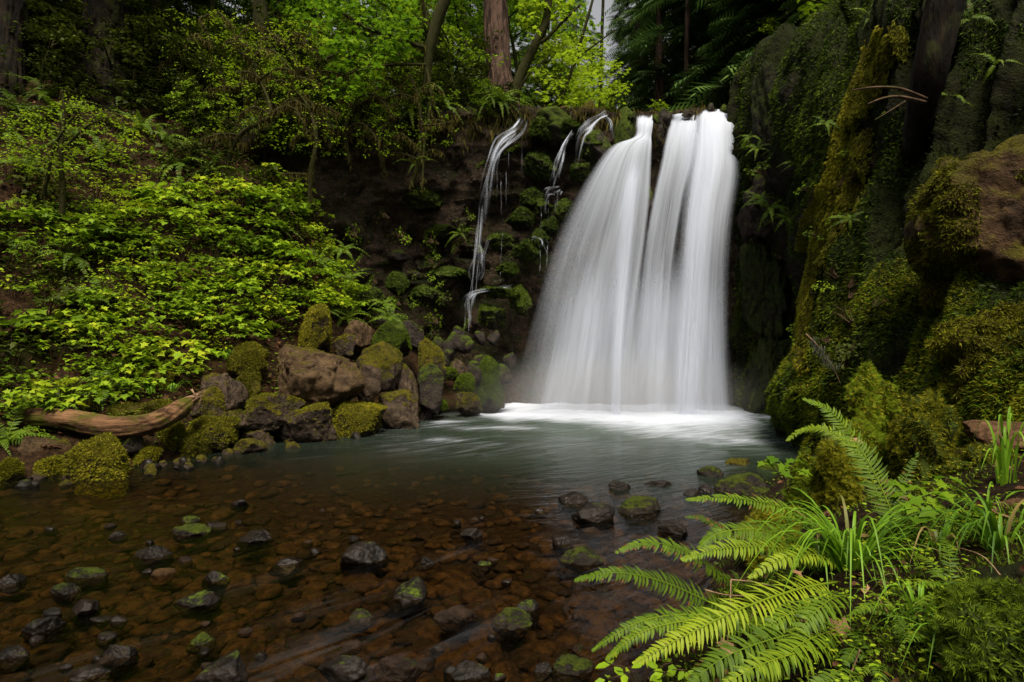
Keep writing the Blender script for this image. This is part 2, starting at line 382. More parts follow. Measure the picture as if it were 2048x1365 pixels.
def mist_mat():
    t = NT('spray_mist'); c = t.n('TexCoord').outputs['Object']; d = t.n('VectorMath', operation='LENGTH'); t.set(d.inputs[0], c)
    f = t.step(d.outputs['Value'], 1.0, 0.15)
    v = t.n('VolumePrincipled', {'Color': (0.95, 0.95, 0.97), 'Density': t.math('MULTIPLY', f, 0.30), 'Anisotropy': 0.1})
    t.set(t.out.inputs['Volume'], v); return t.m
MIST = mist_mat()
# ------------------------------------------------------------------ the setting
def sstep(x, a, b):
    t = np.clip((x - a) / (b - a), 0, 1); return t * t * (3 - 2 * t)
SURF = {}
def bed_z(x, y):
    p = np.stack([x, y, 0 * x], -1)
    return -0.20 - 1.1 * np.exp(-((x - 2) ** 2 / 12 + (y - 13) ** 2 / 9)) + 0.10 * fbm(p * 0.7, 3, 3) + 0.05 * fbm(p * 2.6, 3, 5)
def heightgrid(xs, ys, fz):
    X, Y = np.meshgrid(xs, ys, indexing='ij'); return np.stack([X, Y, fz(X, Y)], -1)
G = heightgrid(np.linspace(-20, 12, 180), np.linspace(-6, 20, 150), bed_z)
bed = tag(mk('riverbed', G, gfaces(180, 150), BED), kind='structure')

# hillside on the left (bank to upper forest), columns of (row in the photo, distance)
HC = [(-900, [(1010, 6.2), (870, 6.8), (640, 7.6), (400, 9.0), (120, 10.6), (-80, 13), (-400, 17)]),
      (-300, [(985, 6.9), (858, 7.6), (620, 8.8), (405, 10.2), (200, 12), (70, 14.4), (-90, 19)]),
      (0, [(962, 7.3), (850, 8.2), (610, 9.6), (405, 11), (220, 12.8), (120, 15.2), (0, 20)]),
      (200, [(938, 7.8), (828, 8.7), (610, 10.2), (415, 11.8), (240, 13.4), (150, 15.8), (30, 21)]),
      (400, [(902, 8.9), (800, 9.6), (625, 11), (465, 12.2), (330, 13.5), (205, 16), (80, 21)]),
      (560, [(872, 10.2), (775, 10.9), (640, 11.9), (520, 12.8), (415, 13.7), (340, 16), (250, 21)]),
      (700, [(846, 12.0), (780, 12.5), (705, 13), (650, 13.5), (610, 14.3), (590, 16), (560, 21)]),
      (860, [(828, 13.6), (795, 14), (770, 14.5), (750, 15), (735, 16), (720, 18), (700, 22)]),
      (1010, [(818, 14.9), (808, 15.3), (800, 15.7), (790, 16), (780, 17), (760, 19), (740, 23)])]
C = [[P(px, py, Y) for py, Y in col] for px, col in HC]
C = [[c[0] + np.array([0, -0.7, -0.75])] + c for c in C]
G = net(C, 220, 170); N = gnormals(G); N *= np.sign(N[..., 2:3] + 1e-6)
G = G + N * (0.28 * fbm(G * 0.7, 4, 11) + 0.10 * fbm(G * 2.7, 3, 12))[..., None]
SURF['hill'] = (G, gnormals(G))
hill = tag(mk('hillside', G, gfaces(220, 170), SOIL), kind='structure')

# back cliff with the lip of the falls and the ground above it: (px, top row, distance, floor z, rise 3 m behind, rise 12 m behind)
KC = [(330, 262, 14.0, 3.0, 1.6, 6.5), (430, 268, 14.2, 3.0, 1.5, 6.0), (520, 262, 14.5, 2.0, 1.5, 5.5), (620, 255, 14.8, 0, 1.4, 5.0), (730, 248, 15.1, 0, 1.3, 4.5),
      (840, 240, 15.5, 0, 1.2, 4.0), (940, 236, 15.9, 0, 0.8, 3.0), (1020, 232, 16.0, 0, 0.4, 1.8), (1090, 228, 16.0, 0, 0.2, 1.2), (1170, 226, 15.9, 0, 0.1, 0.8),
      (1250, 232, 15.8, 0, 0.05, 0.5), (1330, 236, 15.7, 0, 0.05, 0.4), (1410, 228, 15.6, 0, 0.05, 0.5), (1480, 226, 15.4, 0, 0.3, 1.2), (1560, 200, 15.0, 0, 1.5, 4), (1700, 150, 14.5, 0, 2.5, 6)]
C = []
for px, py, Y, fz, r1, r2 in KC:
    t = P(px, py, Y); x, zt = t[0], t[2]; col = []
    rec = 1.0 if px < 1230 else 0.8
    for h, dy in ((-0.15, 0.1), (0.05, 0.15), (0.18, 0.75 * rec), (0.36, 1.0 * rec), (0.55, 0.9 * rec), (0.74, 0.6 * rec), (0.9, 0.22), (1.0, 0.0)):
        col.append((x, Y + dy, fz + (zt - fz) * h))
    for dy, r in ((0.6, 0.15), (3, r1), (7, 0.45 * r1 + 0.5 * r2), (13, r2), (30, r2 * 2.2)):
        col.append((x * (1 + dy / 40), Y + dy, zt + r))
    C.append(col)
G = net(C, 330, 230); N = gnormals(G)
face = (np.linspace(0, 12, 230) < 7.3)[None, :]
q = G * np.array([0.8, 0.8, 1.5])
blk = np.round(vnoise(q * 1.1 + 0.4 * fbm(G * 1.1, 2, 4)[..., None], 31) * 3) / 3
d = 0.34 * fbm(G * 0.6, 3, 21) + np.where(face, 0.30 * blk + 0.16 * ridged(q * np.array([1.0, 1.0, 1.6]), 4, 23), 0.1) + 0.06 * fbm(G * 4, 3, 24)
sgn = -np.sign(N[..., 1:2] + 1e-6) * (np.abs(N[..., 1:2]) > 0.5) + (np.abs(N[..., 1:2]) <= 0.5) * np.sign(N[..., 2:3] + 1e-6)
G = G + N * sgn * d[..., None] * np.where(np.linspace(0, 12, 230) > 8.2, 0.5, 1.0)[None, :, None]
SURF['cliff'] = (G, N * sgn)
cliff = tag(mk('cliff', G[:, :160], gfaces(330, 160), CLIFF), kind='structure')
plateau = tag(mk('forest_floor', G[:, 159:], gfaces(330, 71), SOILD), kind='structure')

# mossy gorge wall on the right: columns of (row, distance) from its crest to its foot
RC = [(1480, [(205, 16.5), (232, 15.6), (330, 15.5), (450, 15.8), (620, 15.9), (760, 15.8), (870, 15.4)]),
      (1530, [(120, 15.5), (150, 14.6), (300, 14.1), (430, 14.6), (600, 15.1), (760, 14.8), (860, 14.0)]),
      (1592, [(85, 14.5), (122, 13.0), (280, 12.2), (420, 12.8), (600, 13.6), (760, 13.3), (880, 12.4)]),
      (1650, [(50, 13.5), (88, 11.5), (250, 10.4), (400, 10.2), (580, 9.8), (740, 9.2), (900, 8.6)]),
      (1730, [(20, 12.5), (58, 10.4), (220, 9.4), (390, 8.9), (560, 8.2), (740, 7.4), (930, 6.8)]),
      (1810, [(-150, 12), (-60, 9.4), (180, 8.5), (380, 8.0), (560, 7.1), (730, 6.2), (900, 5.8)]),
      (1930, [(-420, 11), (-250, 8.8), (100, 7.6), (340, 7.1), (540, 6.2), (720, 5.3), (880, 4.9)]),
      (2080, [(-700, 10), (-500, 8.0), (0, 6.8), (280, 6.3), (500, 5.4), (700, 4.6), (860, 4.2)]),
      (2400, [(-900, 9), (-700, 7.0), (-200, 5.8), (200, 5.2), (450, 4.5), (680, 3.8), (860, 3.3)]),
      (3000, [(-1200, 8), (-900, 6.0), (-300, 4.8), (100, 4.2), (400, 3.5), (680, 2.9), (860, 2.4)])]
C = [[P(px, py, Y) for py, Y in col] for px, col in RC]
C = [[c[0] + np.array([2.5, 3.5, 0.4])] + c + [c[-1] + np.array([0, -0.1, -0.8])] for c in C]
G = net(C, 300, 240); N = gnormals(G); N *= -np.sign(N[..., 0:1] * 0.8 + N[..., 1:2] + 1e-6)
uu = np.linspace(0, 1, 300)[:, None] + 0 * G[..., 0]; vv = np.linspace(0, 1, 240)[None] + 0 * G[..., 0]
aq = np.stack([uu * 26 + vv * 15, vv * 3.5, 0 * uu], -1)
d = 0.55 * fbm(G * 0.45, 3, 41) + 0.48 * ridged(aq * 0.55, 3, 42) + 0.20 * ridged(aq * 1.6, 3, 43) + 0.10 * np.round(2.5 * vnoise(G * np.array([.9, .9, 1.6]), 45)) / 2.5 + 0.08 * fbm(G * 3.5, 3, 44)
G = G + N * (d * np.clip((G[..., 1] - 2.5) / 4, 0.35, 1))[..., None]
SURF['wall'] = (G, N)
wall = tag(mk('mossy_cliff', G, gfaces(300, 240), CLIFFR), kind='structure')

# near bank on the right
EX = np.array([-8, -3, 0, 2.2, 3, 4, 5, 6, 7, 8, 9.5, 11.5]); EXx = np.array([0.9, 0.75, 0.55, 0.48, 0.72, 1.30, 1.90, 2.55, 3.2, 4.0, 5.0, 5.9])
def bank_z(x, y):
    e = np.interp(y, EX, EXx); t = x - e; p = np.stack([x, y, 0 * x], -1)
    t = t + 0.12 * fbm(p * 1.8, 3, 53)
    z = -0.45 + 0.62 * sstep(t, -0.45, 0.30) + 0.40 * sstep(t, 0.15, 1.2) + 0.45 * sstep(t, 0.9, 2.6) + 0.5 * sstep(t, 2.5, 5)
    return z + (0.09 * fbm(p * 1.5, 4, 51) + 0.04 * fbm(p * 5, 3, 52)) * sstep(t, -0.5, 0.3)
G = heightgrid(np.linspace(-0.2, 9, 150), np.linspace(-5, 11.5, 200), bank_z)
SURF['bank'] = (G, gnormals(G))
bank = tag(mk('near_bank', G, gfaces(150, 200), BANK), kind='structure')

# the pool and the stream
xs, ys = np.linspace(-20, 8, 300), np.linspace(-6, 16.4, 300)
X, Y = np.meshgrid(xs, ys, indexing='ij'); p3 = np.stack([X, Y, 0 * X], -1)
ext = (1.9 + 2.9 * np.exp(-((X - 3.3) / 1.8) ** 2)) * (1 + .35 * fbm(p3 * np.array([1.1, .5, 1]), 3, 67))
foam = np.clip(1.45 - np.maximum(14.1 - Y, 0) / ext, 0, 1.25)
foam -= np.maximum(-0.1 - X, 0) * 0.55 + np.maximum(X - 5.3, 0) * 0.9
foam = np.clip(foam, 0, 1.25)
pool = sstep(Y, 7.2, 10.5) * sstep(X, -5, -1.0)
foam = np.maximum(foam, pool * (0.42 + 0.55 * fbm(p3 * np.array([.7, 1.3, 1]), 3, 61)))
STREAKS = [(650, 1290, 1.0, 0.5), (790, 1240, 0.9, 0.35), (900, 1290, 0.8, 0.5), (905, 1110, 0.7, 0.35), (500, 1165, 0.8, 0.3), (680, 1200, 0.9, 0.4), (620, 915, 1.3, 0.35), (1350, 960, 0.5, 0.5), (1420, 950, 0.5, 0.5), (1380, 1000, 0.4, 0.4), (1280, 935, 0.6, 0.4), (1130, 895, 0.9, 0.55), (1075, 900, 0.7, 0.5), (290, 1290, 0.5, 0.3), (1570, 870, 0.7, 0.6),
           (850, 870, 1.6, 0.35), (930, 1220, 0.6, 0.3), (150, 1330, 0.6, 0.4), (760, 1330, 0.7, 0.5), (560, 1340, 0.7, 0.45)]
for px, py, L_, a_ in STREAKS:
    w = P(px, py, WY(py)); dx, dy = X - w[0], Y - w[1]
    al, ac = -(dx * 0.72 + dy * 0.69), dx * 0.69 - dy * 0.72
    foam = np.maximum(foam, a_ * 0.55 * np.exp(-(al / L_) ** 2 * 3.0 - (ac / (0.10 + 0.07 * L_)) ** 2))
turb = sstep(Y + 1.2 * fbm(p3 * .5, 3, 66), 5.6, 12.0) * (0.30 + 0.70 * sstep(X, -3.0, 3.0))
zz = 0.012 * fbm(p3 * np.array([0.9, 1.6, 1]), 3, 62) + 0.05 * sstep(foam, 0.5, 1.2) * fbm(p3 * 2.2, 3, 63)
warp = 0.5 * fbm(p3 * 0.35, 2, 64)
fx = -(X * 0.80 + Y * 0.45) + warp; fy = X * 0.45 - Y * 0.80 + warp * 1.2
near = sstep(Y, 8, 3)
fx = fx * (1 - near) + near * (-(X * 0.72 + Y * 0.69) + warp); fy = fy * (1 - near) + near * (X * 0.69 - Y * 0.72 + warp)
water = mk('stream_water', np.stack([X, Y, zz], -1), gfaces(300, 300), WATER,
           attrs={'foam': foam.ravel(), 'turbid': turb.ravel(), 'flow': np.stack([fx, fy, 0 * fx], -1).reshape(-1, 3)})
tag(water, kind='structure')

# ------------------------------------------------------------------ the falls
def curtain(name, rows, nu, nv, parent, mat=None, bulge=0.35, fold=0.07, seed=0, top=1.0, bot=0.62, edge=(0.10, 0.10), freq=1.0, vtop=0.0, vbot=0.0):
    rows = np.asarray(rows, float); R = cr(rows, nv)
    u = np.linspace(0, 1, nu); v = np.linspace(0, 1, nv)
    A = np.stack([P(r[0], r[1], r[4]) for r in R]); B = np.stack([P(r[2], r[3], r[4]) for r in R])
    S = A[None] * (1 - u)[:, None, None] + B[None] * u[:, None, None]
    Wd = np.linalg.norm(B - A, axis=1).mean(); U, Vv = np.meshgrid(u, v, indexing='ij')
    q = np.stack([U * Wd * 2.6, Vv * 1.2, 0 * U + seed], -1)
    f = fold * (fbm(q, 3, seed) + 0.5 * fbm(q * np.array([4, 1, 1]), 2, seed + 3)) * (0.35 + 0.65 * Vv)
    S[..., 1] -= bulge * np.sin(PI * U) ** 0.8 * (0.25 + 0.75 * Vv) + f
    body = sstep(U, 0, edge[0]) * sstep(1 - U, 0, edge[1]) * (top + (bot - top) * Vv)
    if vtop: body = body * sstep(Vv - .03 * (1 + fbm(np.stack([U * Wd * 5, 0 * U, 0 * U + seed], -1), 3, 8)), 0, vtop)
    if vbot: body = body * sstep(1 - Vv, 0, vbot)
    return mk(name, S, gfaces(nu, nv), mat or FALL, parent, attrs={'uvf': np.stack([U * Wd * freq / 5 + seed * 3.3, Vv * 2.2, 0 * U + seed], -1).reshape(-1, 3), 'body': body.ravel()})
def ribbon(name, pts, parent, wid, body=0.8, seed=0, mat=None, n=56, spread=None):
    # pts: (px, py, distance) down the stream; strands of water side by side, thinning out below
    C_ = curve([P(*p_) for p_ in pts], n); v = np.linspace(0, 1, n)
    w = np.interp(v, np.linspace(0, 1, len(wid)), wid) / FPX * pts[0][2] * (.72 if max(wid) > 9 else .7) * (1 + .35 * vnoise(np.stack([v * 6 + seed, 0 * v, 0 * v], -1), 12))
    T = nrm(np.gradient(C_, axis=0)); side = nrm(np.cross(T, np.array([0, -1.0, 0.15])[None])); fr = nrm(np.cross(side, T)); fr *= -np.sign(fr[:, 1:2])
    u = np.linspace(-1, 1, 9); ns = 4 if max(wid) > 9 else 1; Vs, Fs, uv, bd = [], [], [], []
    for k in range(ns):
        of = 0 if ns == 1 else (k / (ns - 1) - .5) * .62; wk = w * (1 if ns == 1 else (.7, .9, .8, .6)[k])
        wob = vnoise(np.stack([v * 4, 0 * v + seed, 0 * v + k * 5.1], -1), 6)
        ck = C_ + side * ((of * w * (1 + 1.2 * v) + .34 * w * wob))[:, None] + fr * (.02 * k)
        if ns > 1: ck = ck + np.array([0, 0, -1.0]) * (k % 2) * .04
        S = ck[None] + side[None] * (u[:, None, None] * wk[None, :, None] * 0.5) + fr[None] * ((1 - u ** 2)[:, None, None] * wk[None, :, None] * 0.12 + 0.03)
        U, Vv = np.meshgrid(u, v, indexing='ij')
        b = sstep(1 - np.abs(U), 0, 1.0) * body * (.50 if ns > 1 else .60) * (1 - .42 * Vv) * (1 + .5 * vnoise(np.stack([U * 2 + k, Vv * 9, U * 0 + seed], -1), 15) * (Vv < .5)) * sstep(1 - Vv, 0, (.45, .3, .4, .5)[k]) * sstep(Vv, -.02, .10) * (1 + 0.35 * vnoise(np.stack([U * 0, Vv * 7 + seed, U * 0 + k], -1), 5))
        Fs.append(gfaces(9, n) + len(Vs) * 9 * n); Vs.append(S.reshape(-1, 3)); uv.append(np.stack([U * 0.5 * wk.mean() + seed * 2.7 + k, Vv * 2.0, 0 * U + seed], -1).reshape(-1, 3)); bd.append(b.ravel())
    return mk(name, np.concatenate(Vs), np.concatenate(Fs), mat or FALLT, parent, attrs={'uvf': np.concatenate(uv), 'body': np.concatenate(bd)})

fallsA = empty('waterfall', P(1250, 822, 14.0), 'wide white main waterfall pouring over the lip into the green pool', 'waterfall')
def under(o, par):
    o.parent = par; o.matrix_parent_inverse = par.matrix_world.inverted(); return o
bpy.context.view_layer.update()
inv = lambda o: o
class Off:                                              # parts are modelled in world space; shift them under their empty
    pass
def settle(par):
    l = Vector(par.location)
    for c in par.children: c.location = Vector(c.location) - l
curtain('water_curtain', [(1269, 224, 1308, 226, 15.75), (1267, 248, 1307, 250, 15.4), (1262, 276, 1304, 274, 15.25), (1214, 294, 1306, 290, 15.0), (1176, 335, 1306, 320, 14.8), (1130, 402, 1304, 400, 14.55),
        (1088, 482, 1296, 482, 14.4), (1052, 580, 1284, 580, 14.2), (1018, 690, 1272, 690, 14.1), (984, 828, 1264, 828, 14.0)], 90, 90, fallsA, seed=1, top=1.25, bot=0.40, edge=(0.30, 0.07), vtop=.05)
curtain('water_curtain', [(1266, 300, 1300, 296, 14.9), (1240, 340, 1296, 330, 14.75), (1225, 400, 1290, 400, 14.5), (1212, 520, 1276, 520, 14.25), (1205, 660, 1258, 660, 14.05), (1200, 828, 1250, 828, 13.95)], 50, 70, fallsA, seed=2, top=0.8, bot=0.66, edge=(0.5, 0.4), fold=0.06, vtop=.3)
curtain('water_curtain', [(1338, 230, 1408, 214, 15.8), (1324, 285, 1404, 262, 15.3), (1314, 335, 1394, 325, 15.05), (1298, 410, 1374, 400, 14.85), (1280, 520, 1356, 520, 14.6), (1268, 650, 1348, 650, 14.4), (1240, 828, 1340, 828, 14.2)], 60, 80, fallsA, seed=3, top=1.1, bot=0.48, edge=(0.16, 0.25), vtop=.05)
curtain('water_curtain', [(1385, 216, 1482, 220, 15.65), (1380, 250, 1484, 258, 15.2), (1374, 300, 1489, 318, 14.9), (1362, 360, 1491, 365, 14.7), (1350, 430, 1478, 440, 14.5), (1340, 520, 1470, 540, 14.3), (1326, 660, 1468, 680, 14.15), (1306, 830, 1472, 832, 14.0)], 90, 90, fallsA, seed=4, top=1.2, bot=0.52, edge=(0.24, 0.3), vtop=.05)
curtain('water_curtain', [(1346, 230, 1478, 226, 15.6), (1344, 262, 1476, 262, 15.3), (1345, 305, 1470, 320, 15.05), (1340, 380, 1455, 400, 14.75), (1330, 520, 1440, 540, 14.35), (1322, 680, 1425, 700, 14.1), (1310, 830, 1415, 832, 13.9)], 60, 80, fallsA, seed=5, top=0.75, bot=0.72, edge=(0.45, 0.45), fold=0.14, vtop=.2)
curtain('water_curtain', [(1340, 222, 1485, 218, 16.8), (1338, 226, 1484, 220, 16.0), (1338, 234, 1484, 224, 15.6), (1337, 252, 1484, 244, 15.45)], 60, 24, fallsA, seed=6, top=1.1, bot=1.0, edge=(0.10, 0.08), fold=0.16, bulge=0.1, vtop=.5, vbot=.4)
curtain('water_veil', [(1110, 430, 1470, 420, 14.9), (1070, 560, 1470, 560, 14.8), (1036, 700, 1474, 700, 14.7), (1000, 828, 1486, 832, 14.6)], 90, 50, fallsA, seed=7, top=0.85, bot=0.78, edge=(0.25, 0.10), vtop=0.5, fold=0.05)
def foam_mound(parent):
    nu, nv = 120, 26; u = np.linspace(0, 1, nu); v = np.linspace(0, 1, nv); U, V_ = np.meshgrid(u, v, indexing='ij')
    x = -0.2 + U * 5.8; y = 14.6 - V_ * 1.6; q = np.stack([x, y, 0 * x], -1)
    z = (0.16 * np.sin(PI * np.clip(V_ * 1.15, 0, 1)) ** 1.4 * sstep(U, 0, 0.1) * sstep(1 - U, 0, 0.1)) * (0.65 + 0.6 * fbm(q * 1.5, 3, 71)) + 0.02
    body = sstep(U, 0, 0.14) * sstep(1 - U, 0, 0.14) * sstep(V_, 0, 0.2) * sstep(1 - V_, 0, 0.75) * (0.8 + 0.5 * fbm(q * 2.4, 3, 72))
    return mk('foam', np.stack([x, y, z], -1), gfaces(nu, nv), FALLT, parent, attrs={'uvf': np.stack([x * 0.5, y * 0.5, 0 * x], -1).reshape(-1, 3), 'body': body.ravel()})
V_, F_ = ico(3); mist = mk('spray_mist', V_, F_, MIST, fallsA); mist.location = (2.4, 13.5, 0.35); mist.scale = (4.2, 1.7, 1.5); tag(mist, kind='stuff')
settle(fallsA)

fallsB = empty('side_cascade', P(935, 690, 14.8), 'thin leftmost cascade dropping down the dark cliff left of the main falls', 'waterfall')
ribbon('trickle', [(1048, 236, 15.8), (1034, 262, 15.5), (1004, 286, 15.35), (985, 325, 15.2), (970, 390, 15.1), (960, 470, 15.0), (956, 560, 15.0)], fallsB, [16, 24, 30, 26, 26, 28, 34], 0.95, 1)
ribbon('trickle', [(1036, 262, 15.5), (1006, 288, 15.3), (990, 318, 15.2), (980, 370, 15.15), (976, 420, 15.1)], fallsB, [14, 20, 18, 14, 8], 0.9, 2)
for k, (x_, y0, y1) in enumerate(((986, 330, 462), (1002, 360, 455), (1044, 280, 390), (994, 340, 420), (1012, 340, 440))):
    ribbon('water_thread', [(x_, y0, 15.1), (x_, (y0 + y1) / 2, 15.08), (x_ - 1, y1, 15.05)], fallsB, [3, 3.5, 3], 0.75, 5 + k)
ribbon('trickle', [(1006, 466, 15.0), (1003, 500, 14.95), (1000, 548, 14.9)], fallsB, [5, 6, 8], 0.75, 11)
ribbon('trickle', [(980, 470, 15.0), (968, 510, 14.95), (965, 545, 14.9), (952, 562, 14.85), (948, 582, 14.8)], fallsB, [8, 7, 9, 12, 8], 0.75, 12)
ribbon('trickle', [(1030, 572, 14.9), (985, 580, 14.8), (950, 588, 14.7), (938, 610, 14.65), (934, 650, 14.62), (932, 690, 14.6)], fallsB, [10, 12, 18, 22, 20, 26], 0.9, 13)
ribbon('trickle', [(964, 400, 15.05), (955, 500, 14.95), (946, 600, 14.75), (938, 690, 14.6)], fallsB, [12, 14, 16, 18], 0.72, 19)
ribbon('trickle', [(958, 470, 15.0), (955, 540, 14.95), (952, 600, 14.9)], fallsB, [20, 26, 30], 0.62, 14)
for k, (x_, y0, y1) in enumerate(((1001, 545, 575), (946, 575, 600), (973, 350, 440), (1018, 300, 420), (938, 600, 690), (930, 605, 680))):
    ribbon('water_thread', [(x_, y0, 15.0), (x_, (y0 + y1) / 2, 14.9), (x_ - 1, y1, 14.85)], fallsB, [3, 4, 3], 0.8, 15 + k)
settle(fallsB)
fallsC = empty('side_cascade', P(1100, 470, 14.9), 'narrow middle cascade over mossy ledges just left of the main falls', 'waterfall')
ribbon('trickle', [(1146, 264, 15.5), (1132, 284, 15.35), (1118, 325, 15.2), (1108, 370, 15.1), (1102, 400, 15.05)], fallsC, [10, 18, 22, 22, 26], 0.95, 21)
ribbon('trickle', [(1120, 378, 15.0), (1098, 384, 14.9), (1090, 410, 14.85), (1088, 470, 14.8)], fallsC, [12, 26, 28, 30], 0.75, 22)
ribbon('trickle', [(1122, 382, 15.0), (1114, 400, 14.9), (1108, 430, 14.85)], fallsC, [6, 10, 8], 0.75, 23)
ribbon('trickle', [(1064, 476, 14.8), (1082, 480, 14.7), (1089, 500, 14.65), (1090, 545, 14.6)], fallsC, [6, 12, 14, 16], 0.85, 24)
for k, (x_, y0, y1) in enumerate(((1082, 410, 480), (1096, 400, 470), (1110, 400, 440), (1108, 330, 385), (1080, 500, 560), (1094, 490, 560))):
    ribbon('water_thread', [(x_, y0, 15.0), (x_, (y0 + y1) / 2, 14.9), (x_ - 1, y1, 14.85)], fallsC, [3, 5, 4], 0.8, 35 + k)
settle(fallsC)
fallsD = empty('side_cascade', P(1145, 345, 14.9), 'small forked cascade spilling from the rocky lip beside the main falls', 'waterfall')
ribbon('trickle', [(1214, 226, 15.9), (1196, 236, 15.6), (1172, 254, 15.4), (1158, 270, 15.3), (1152, 310, 15.2), (1146, 350, 15.1), (1138, 410, 15.0)], fallsD, [22, 22, 26, 20, 14, 14, 12], 0.95, 31)
ribbon('trickle', [(1208, 232, 15.6), (1220, 252, 15.35), (1226, 276, 15.25), (1229, 300, 15.2)], fallsD, [10, 10, 9, 8], 0.85, 32)
settle(fallsD)
# ------------------------------------------------------------------ boulders and stones
_seed = [100]
def rock(name, x0, y0, x1, y1, Y, mat, label=None, group=None, cat='boulder', depth=0.85, sub=4, ang=0.8, rough=0.055, bury=0.3, parent=None, blunt=1.0, roll=None, seed=None, planes=13):
    _seed[0] += 1; s = seed or _seed[0]
    V, F = rock_verts(s, sub, ang, planes, rough)
    V[:, 2] = np.sign(V[:, 2]) * np.abs(V[:, 2]) ** blunt
    w, h = (x1 - x0) / FPX * Y, (y1 - y0) / FPX * Y
    c = P((x0 + x1) / 2, (y0 + y1) / 2, Y)
    zt, zb = h / 2, -h / 2 - bury * h
    V = V * np.array([w / 2, max(w, h) * 0.5 * depth, (zt - zb) / 2]) + np.array([0, 0, (zt + zb) / 2])
    base = c + np.array([0, 0, -h / 2])
    o = mk(name, V + np.array([0, 0, h / 2]), F, mat, parent)
    o.location = base
    if label: tag(o, label, cat, group)
    return o
LB = 'boulders along the left bank'
ROCKMOSS = []
BANKROCKS = [
 (129, 857, 264, 970, 7.35, R_MOSSY, 'large moss-covered boulder at the water below the fallen log'),
 (-12, 918, 52, 972, 7.2, R_MOSSY, 'mossy boulder at the left edge of the photo by the water'),
 (76, 914, 136, 958, 7.5, R_MOSSY, 'small mossy stone left of the large mossy boulder at the water'),
 (262, 889, 329, 921, 8.2, R_MOSSY, 'low mossy stone right of the large mossy boulder at the water'),
 (320, 836, 367, 902, 8.7, R_MOSSY, 'upright mossy stone under the right end of the log'),
 (351, 866, 431, 907, 8.75, R_MOSSY, 'flat dark green mossy stone at the water line near the log end'),
 (383, 832, 486, 888, 9.1, R_MOSSY, 'broad yellow mossy boulder right of the log end'),
 (463, 874, 534, 903, 9.0, R_HALF, 'low half mossy stone lying in the water by the left bank'),
 (375, 771, 457, 834, 9.3, R_HALF, 'angular boulder with a pointed mossy top at the log end'),
 (387, 744, 488, 815, 9.7, R_BARE, 'purple grey boulder with mossy right side above the log end'),
 (463, 735, 525, 790, 10.1, R_MOSSY, 'rounded mossy boulder below the pointed yellow mossy one'),
 (457, 675, 531, 750, 10.4, R_MOSSY, 'pointed yellow mossy boulder at the edge of the leafy slope'),
 (596, 608, 674, 700, 12.1, R_MOSSY, 'tall domed boulder covered in bright yellow moss'),
 (506, 688, 736, 802, 10.9, R_DIRT, 'big sloping brown boulder covered with earth and dry needles'),
 (484, 784, 606, 852, 9.9, R_HALF, 'dark boulder under the sloping earth-covered one'),
 (545, 804, 690, 884, 10.1, R_HALF, 'wide boulder with grey bare top and mossy edges at the water'),
 (655, 800, 770, 866, 10.6, R_MOSSY, 'mossy yellow wedge-shaped boulder at the water line'),
 (708, 714, 768, 790, 11.2, R_BARE, 'upright bare grey slab leaning between the big boulders'),
 (700, 682, 806, 765, 12.0, R_HALF, 'broken brown boulder behind the upright grey slab'),
 (750, 768, 840, 852, 11.5, R_BARE, 'cracked bare brown boulder at the water line'),
 (783, 724, 836, 808, 12.2, R_BARE, 'tall brown block behind the cracked brown boulder'),
 (831, 727, 897, 812, 12.6, R_DARK, 'dark blocky boulder with a thin mossy edge'),
 (825, 676, 895, 742, 13.3, R_HALF, 'dark boulder with one mossy sloping side'),
 (891, 712, 938, 748, 13.6, R_BARE, 'purplish bare stone left of the pointed green rock'),
 (906, 742, 950, 784, 13.4, R_DGREEN, 'mossy round stone left of the pointed green rock'),
 (909, 779, 970, 820, 13.2, R_HALF, 'mossy low boulder at the pool edge'),
 (948, 704, 1010, 800, 14.0, R_DGREEN, 'pointed dark green mossy rock beside the main falls'),
 (884, 735, 920, 757, 13.5, R_DGREEN, 'little mossy stone in the dark corner of boulders'),
 (678, 632, 748, 690, 12.9, R_DIRT, 'brown boulder with moss on top right of the domed mossy one'),
 (664, 668, 712, 706, 12.3, R_HALF, 'small stone at the foot of the domed mossy boulder'),
 (832, 811, 872, 845, 12.6, R_WET, 'black wet stone at the pool edge'),
 (854, 796, 896, 823, 13.0, R_DGREEN, 'low mossy stone in front of the dark blocky boulder'),
 (964, 770, 1012, 812, 14.2, R_DARK, 'dark wet stone in the spray of the main falls'),
 (280, 800, 349, 832, 9.0, R_MOSSY, 'mossy stone resting behind the right half of the log'),
 (220, 804, 292, 838, 8.9, R_MOSSY, 'mossy stone resting behind the middle of the log'),
 (158, 795, 212, 824, 8.9, R_MOSSY, 'mossy stone behind the left half of the log'),
 (276, 742, 345, 776, 9.6, R_MOSSY, 'low mossy mound among the grass above the log'),
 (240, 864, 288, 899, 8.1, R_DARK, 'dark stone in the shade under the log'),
 (438, 820, 502, 852, 9.5, R_BARE, 'bare brown stone between mossy boulders by the log end'),
 (482, 852, 550, 892, 9.7, R_BARE, 'low bare stone at the water line under the dark boulder'),
 (40, 870, 135, 930, 7.9, R_DIRT, 'earthy mound under the left end of the log'),
 (740, 640, 832, 700, 13.2, R_DGREEN, 'dark mossy boulder at the foot of the cliff'),
 (800, 640, 850, 690, 13.9, R_DARK, 'dark stone at the foot of the cliff'),
]
for x0, y0, x1, y1, Y, m, lab in BANKROCKS:
    o_ = rock('boulder', x0, y0, x1, y1, Y, m, lab, LB, bury=0.35, blunt=.72, ang=0.92 if m in (R_BARE, R_HALF, R_DARK, R_DIRT) else 0.8, rough=0.085, sub=5 if x1 - x0 > 118 else 4)
    ROCKMOSS.append((o_, m, (x1 - x0) * (y1 - y0)))
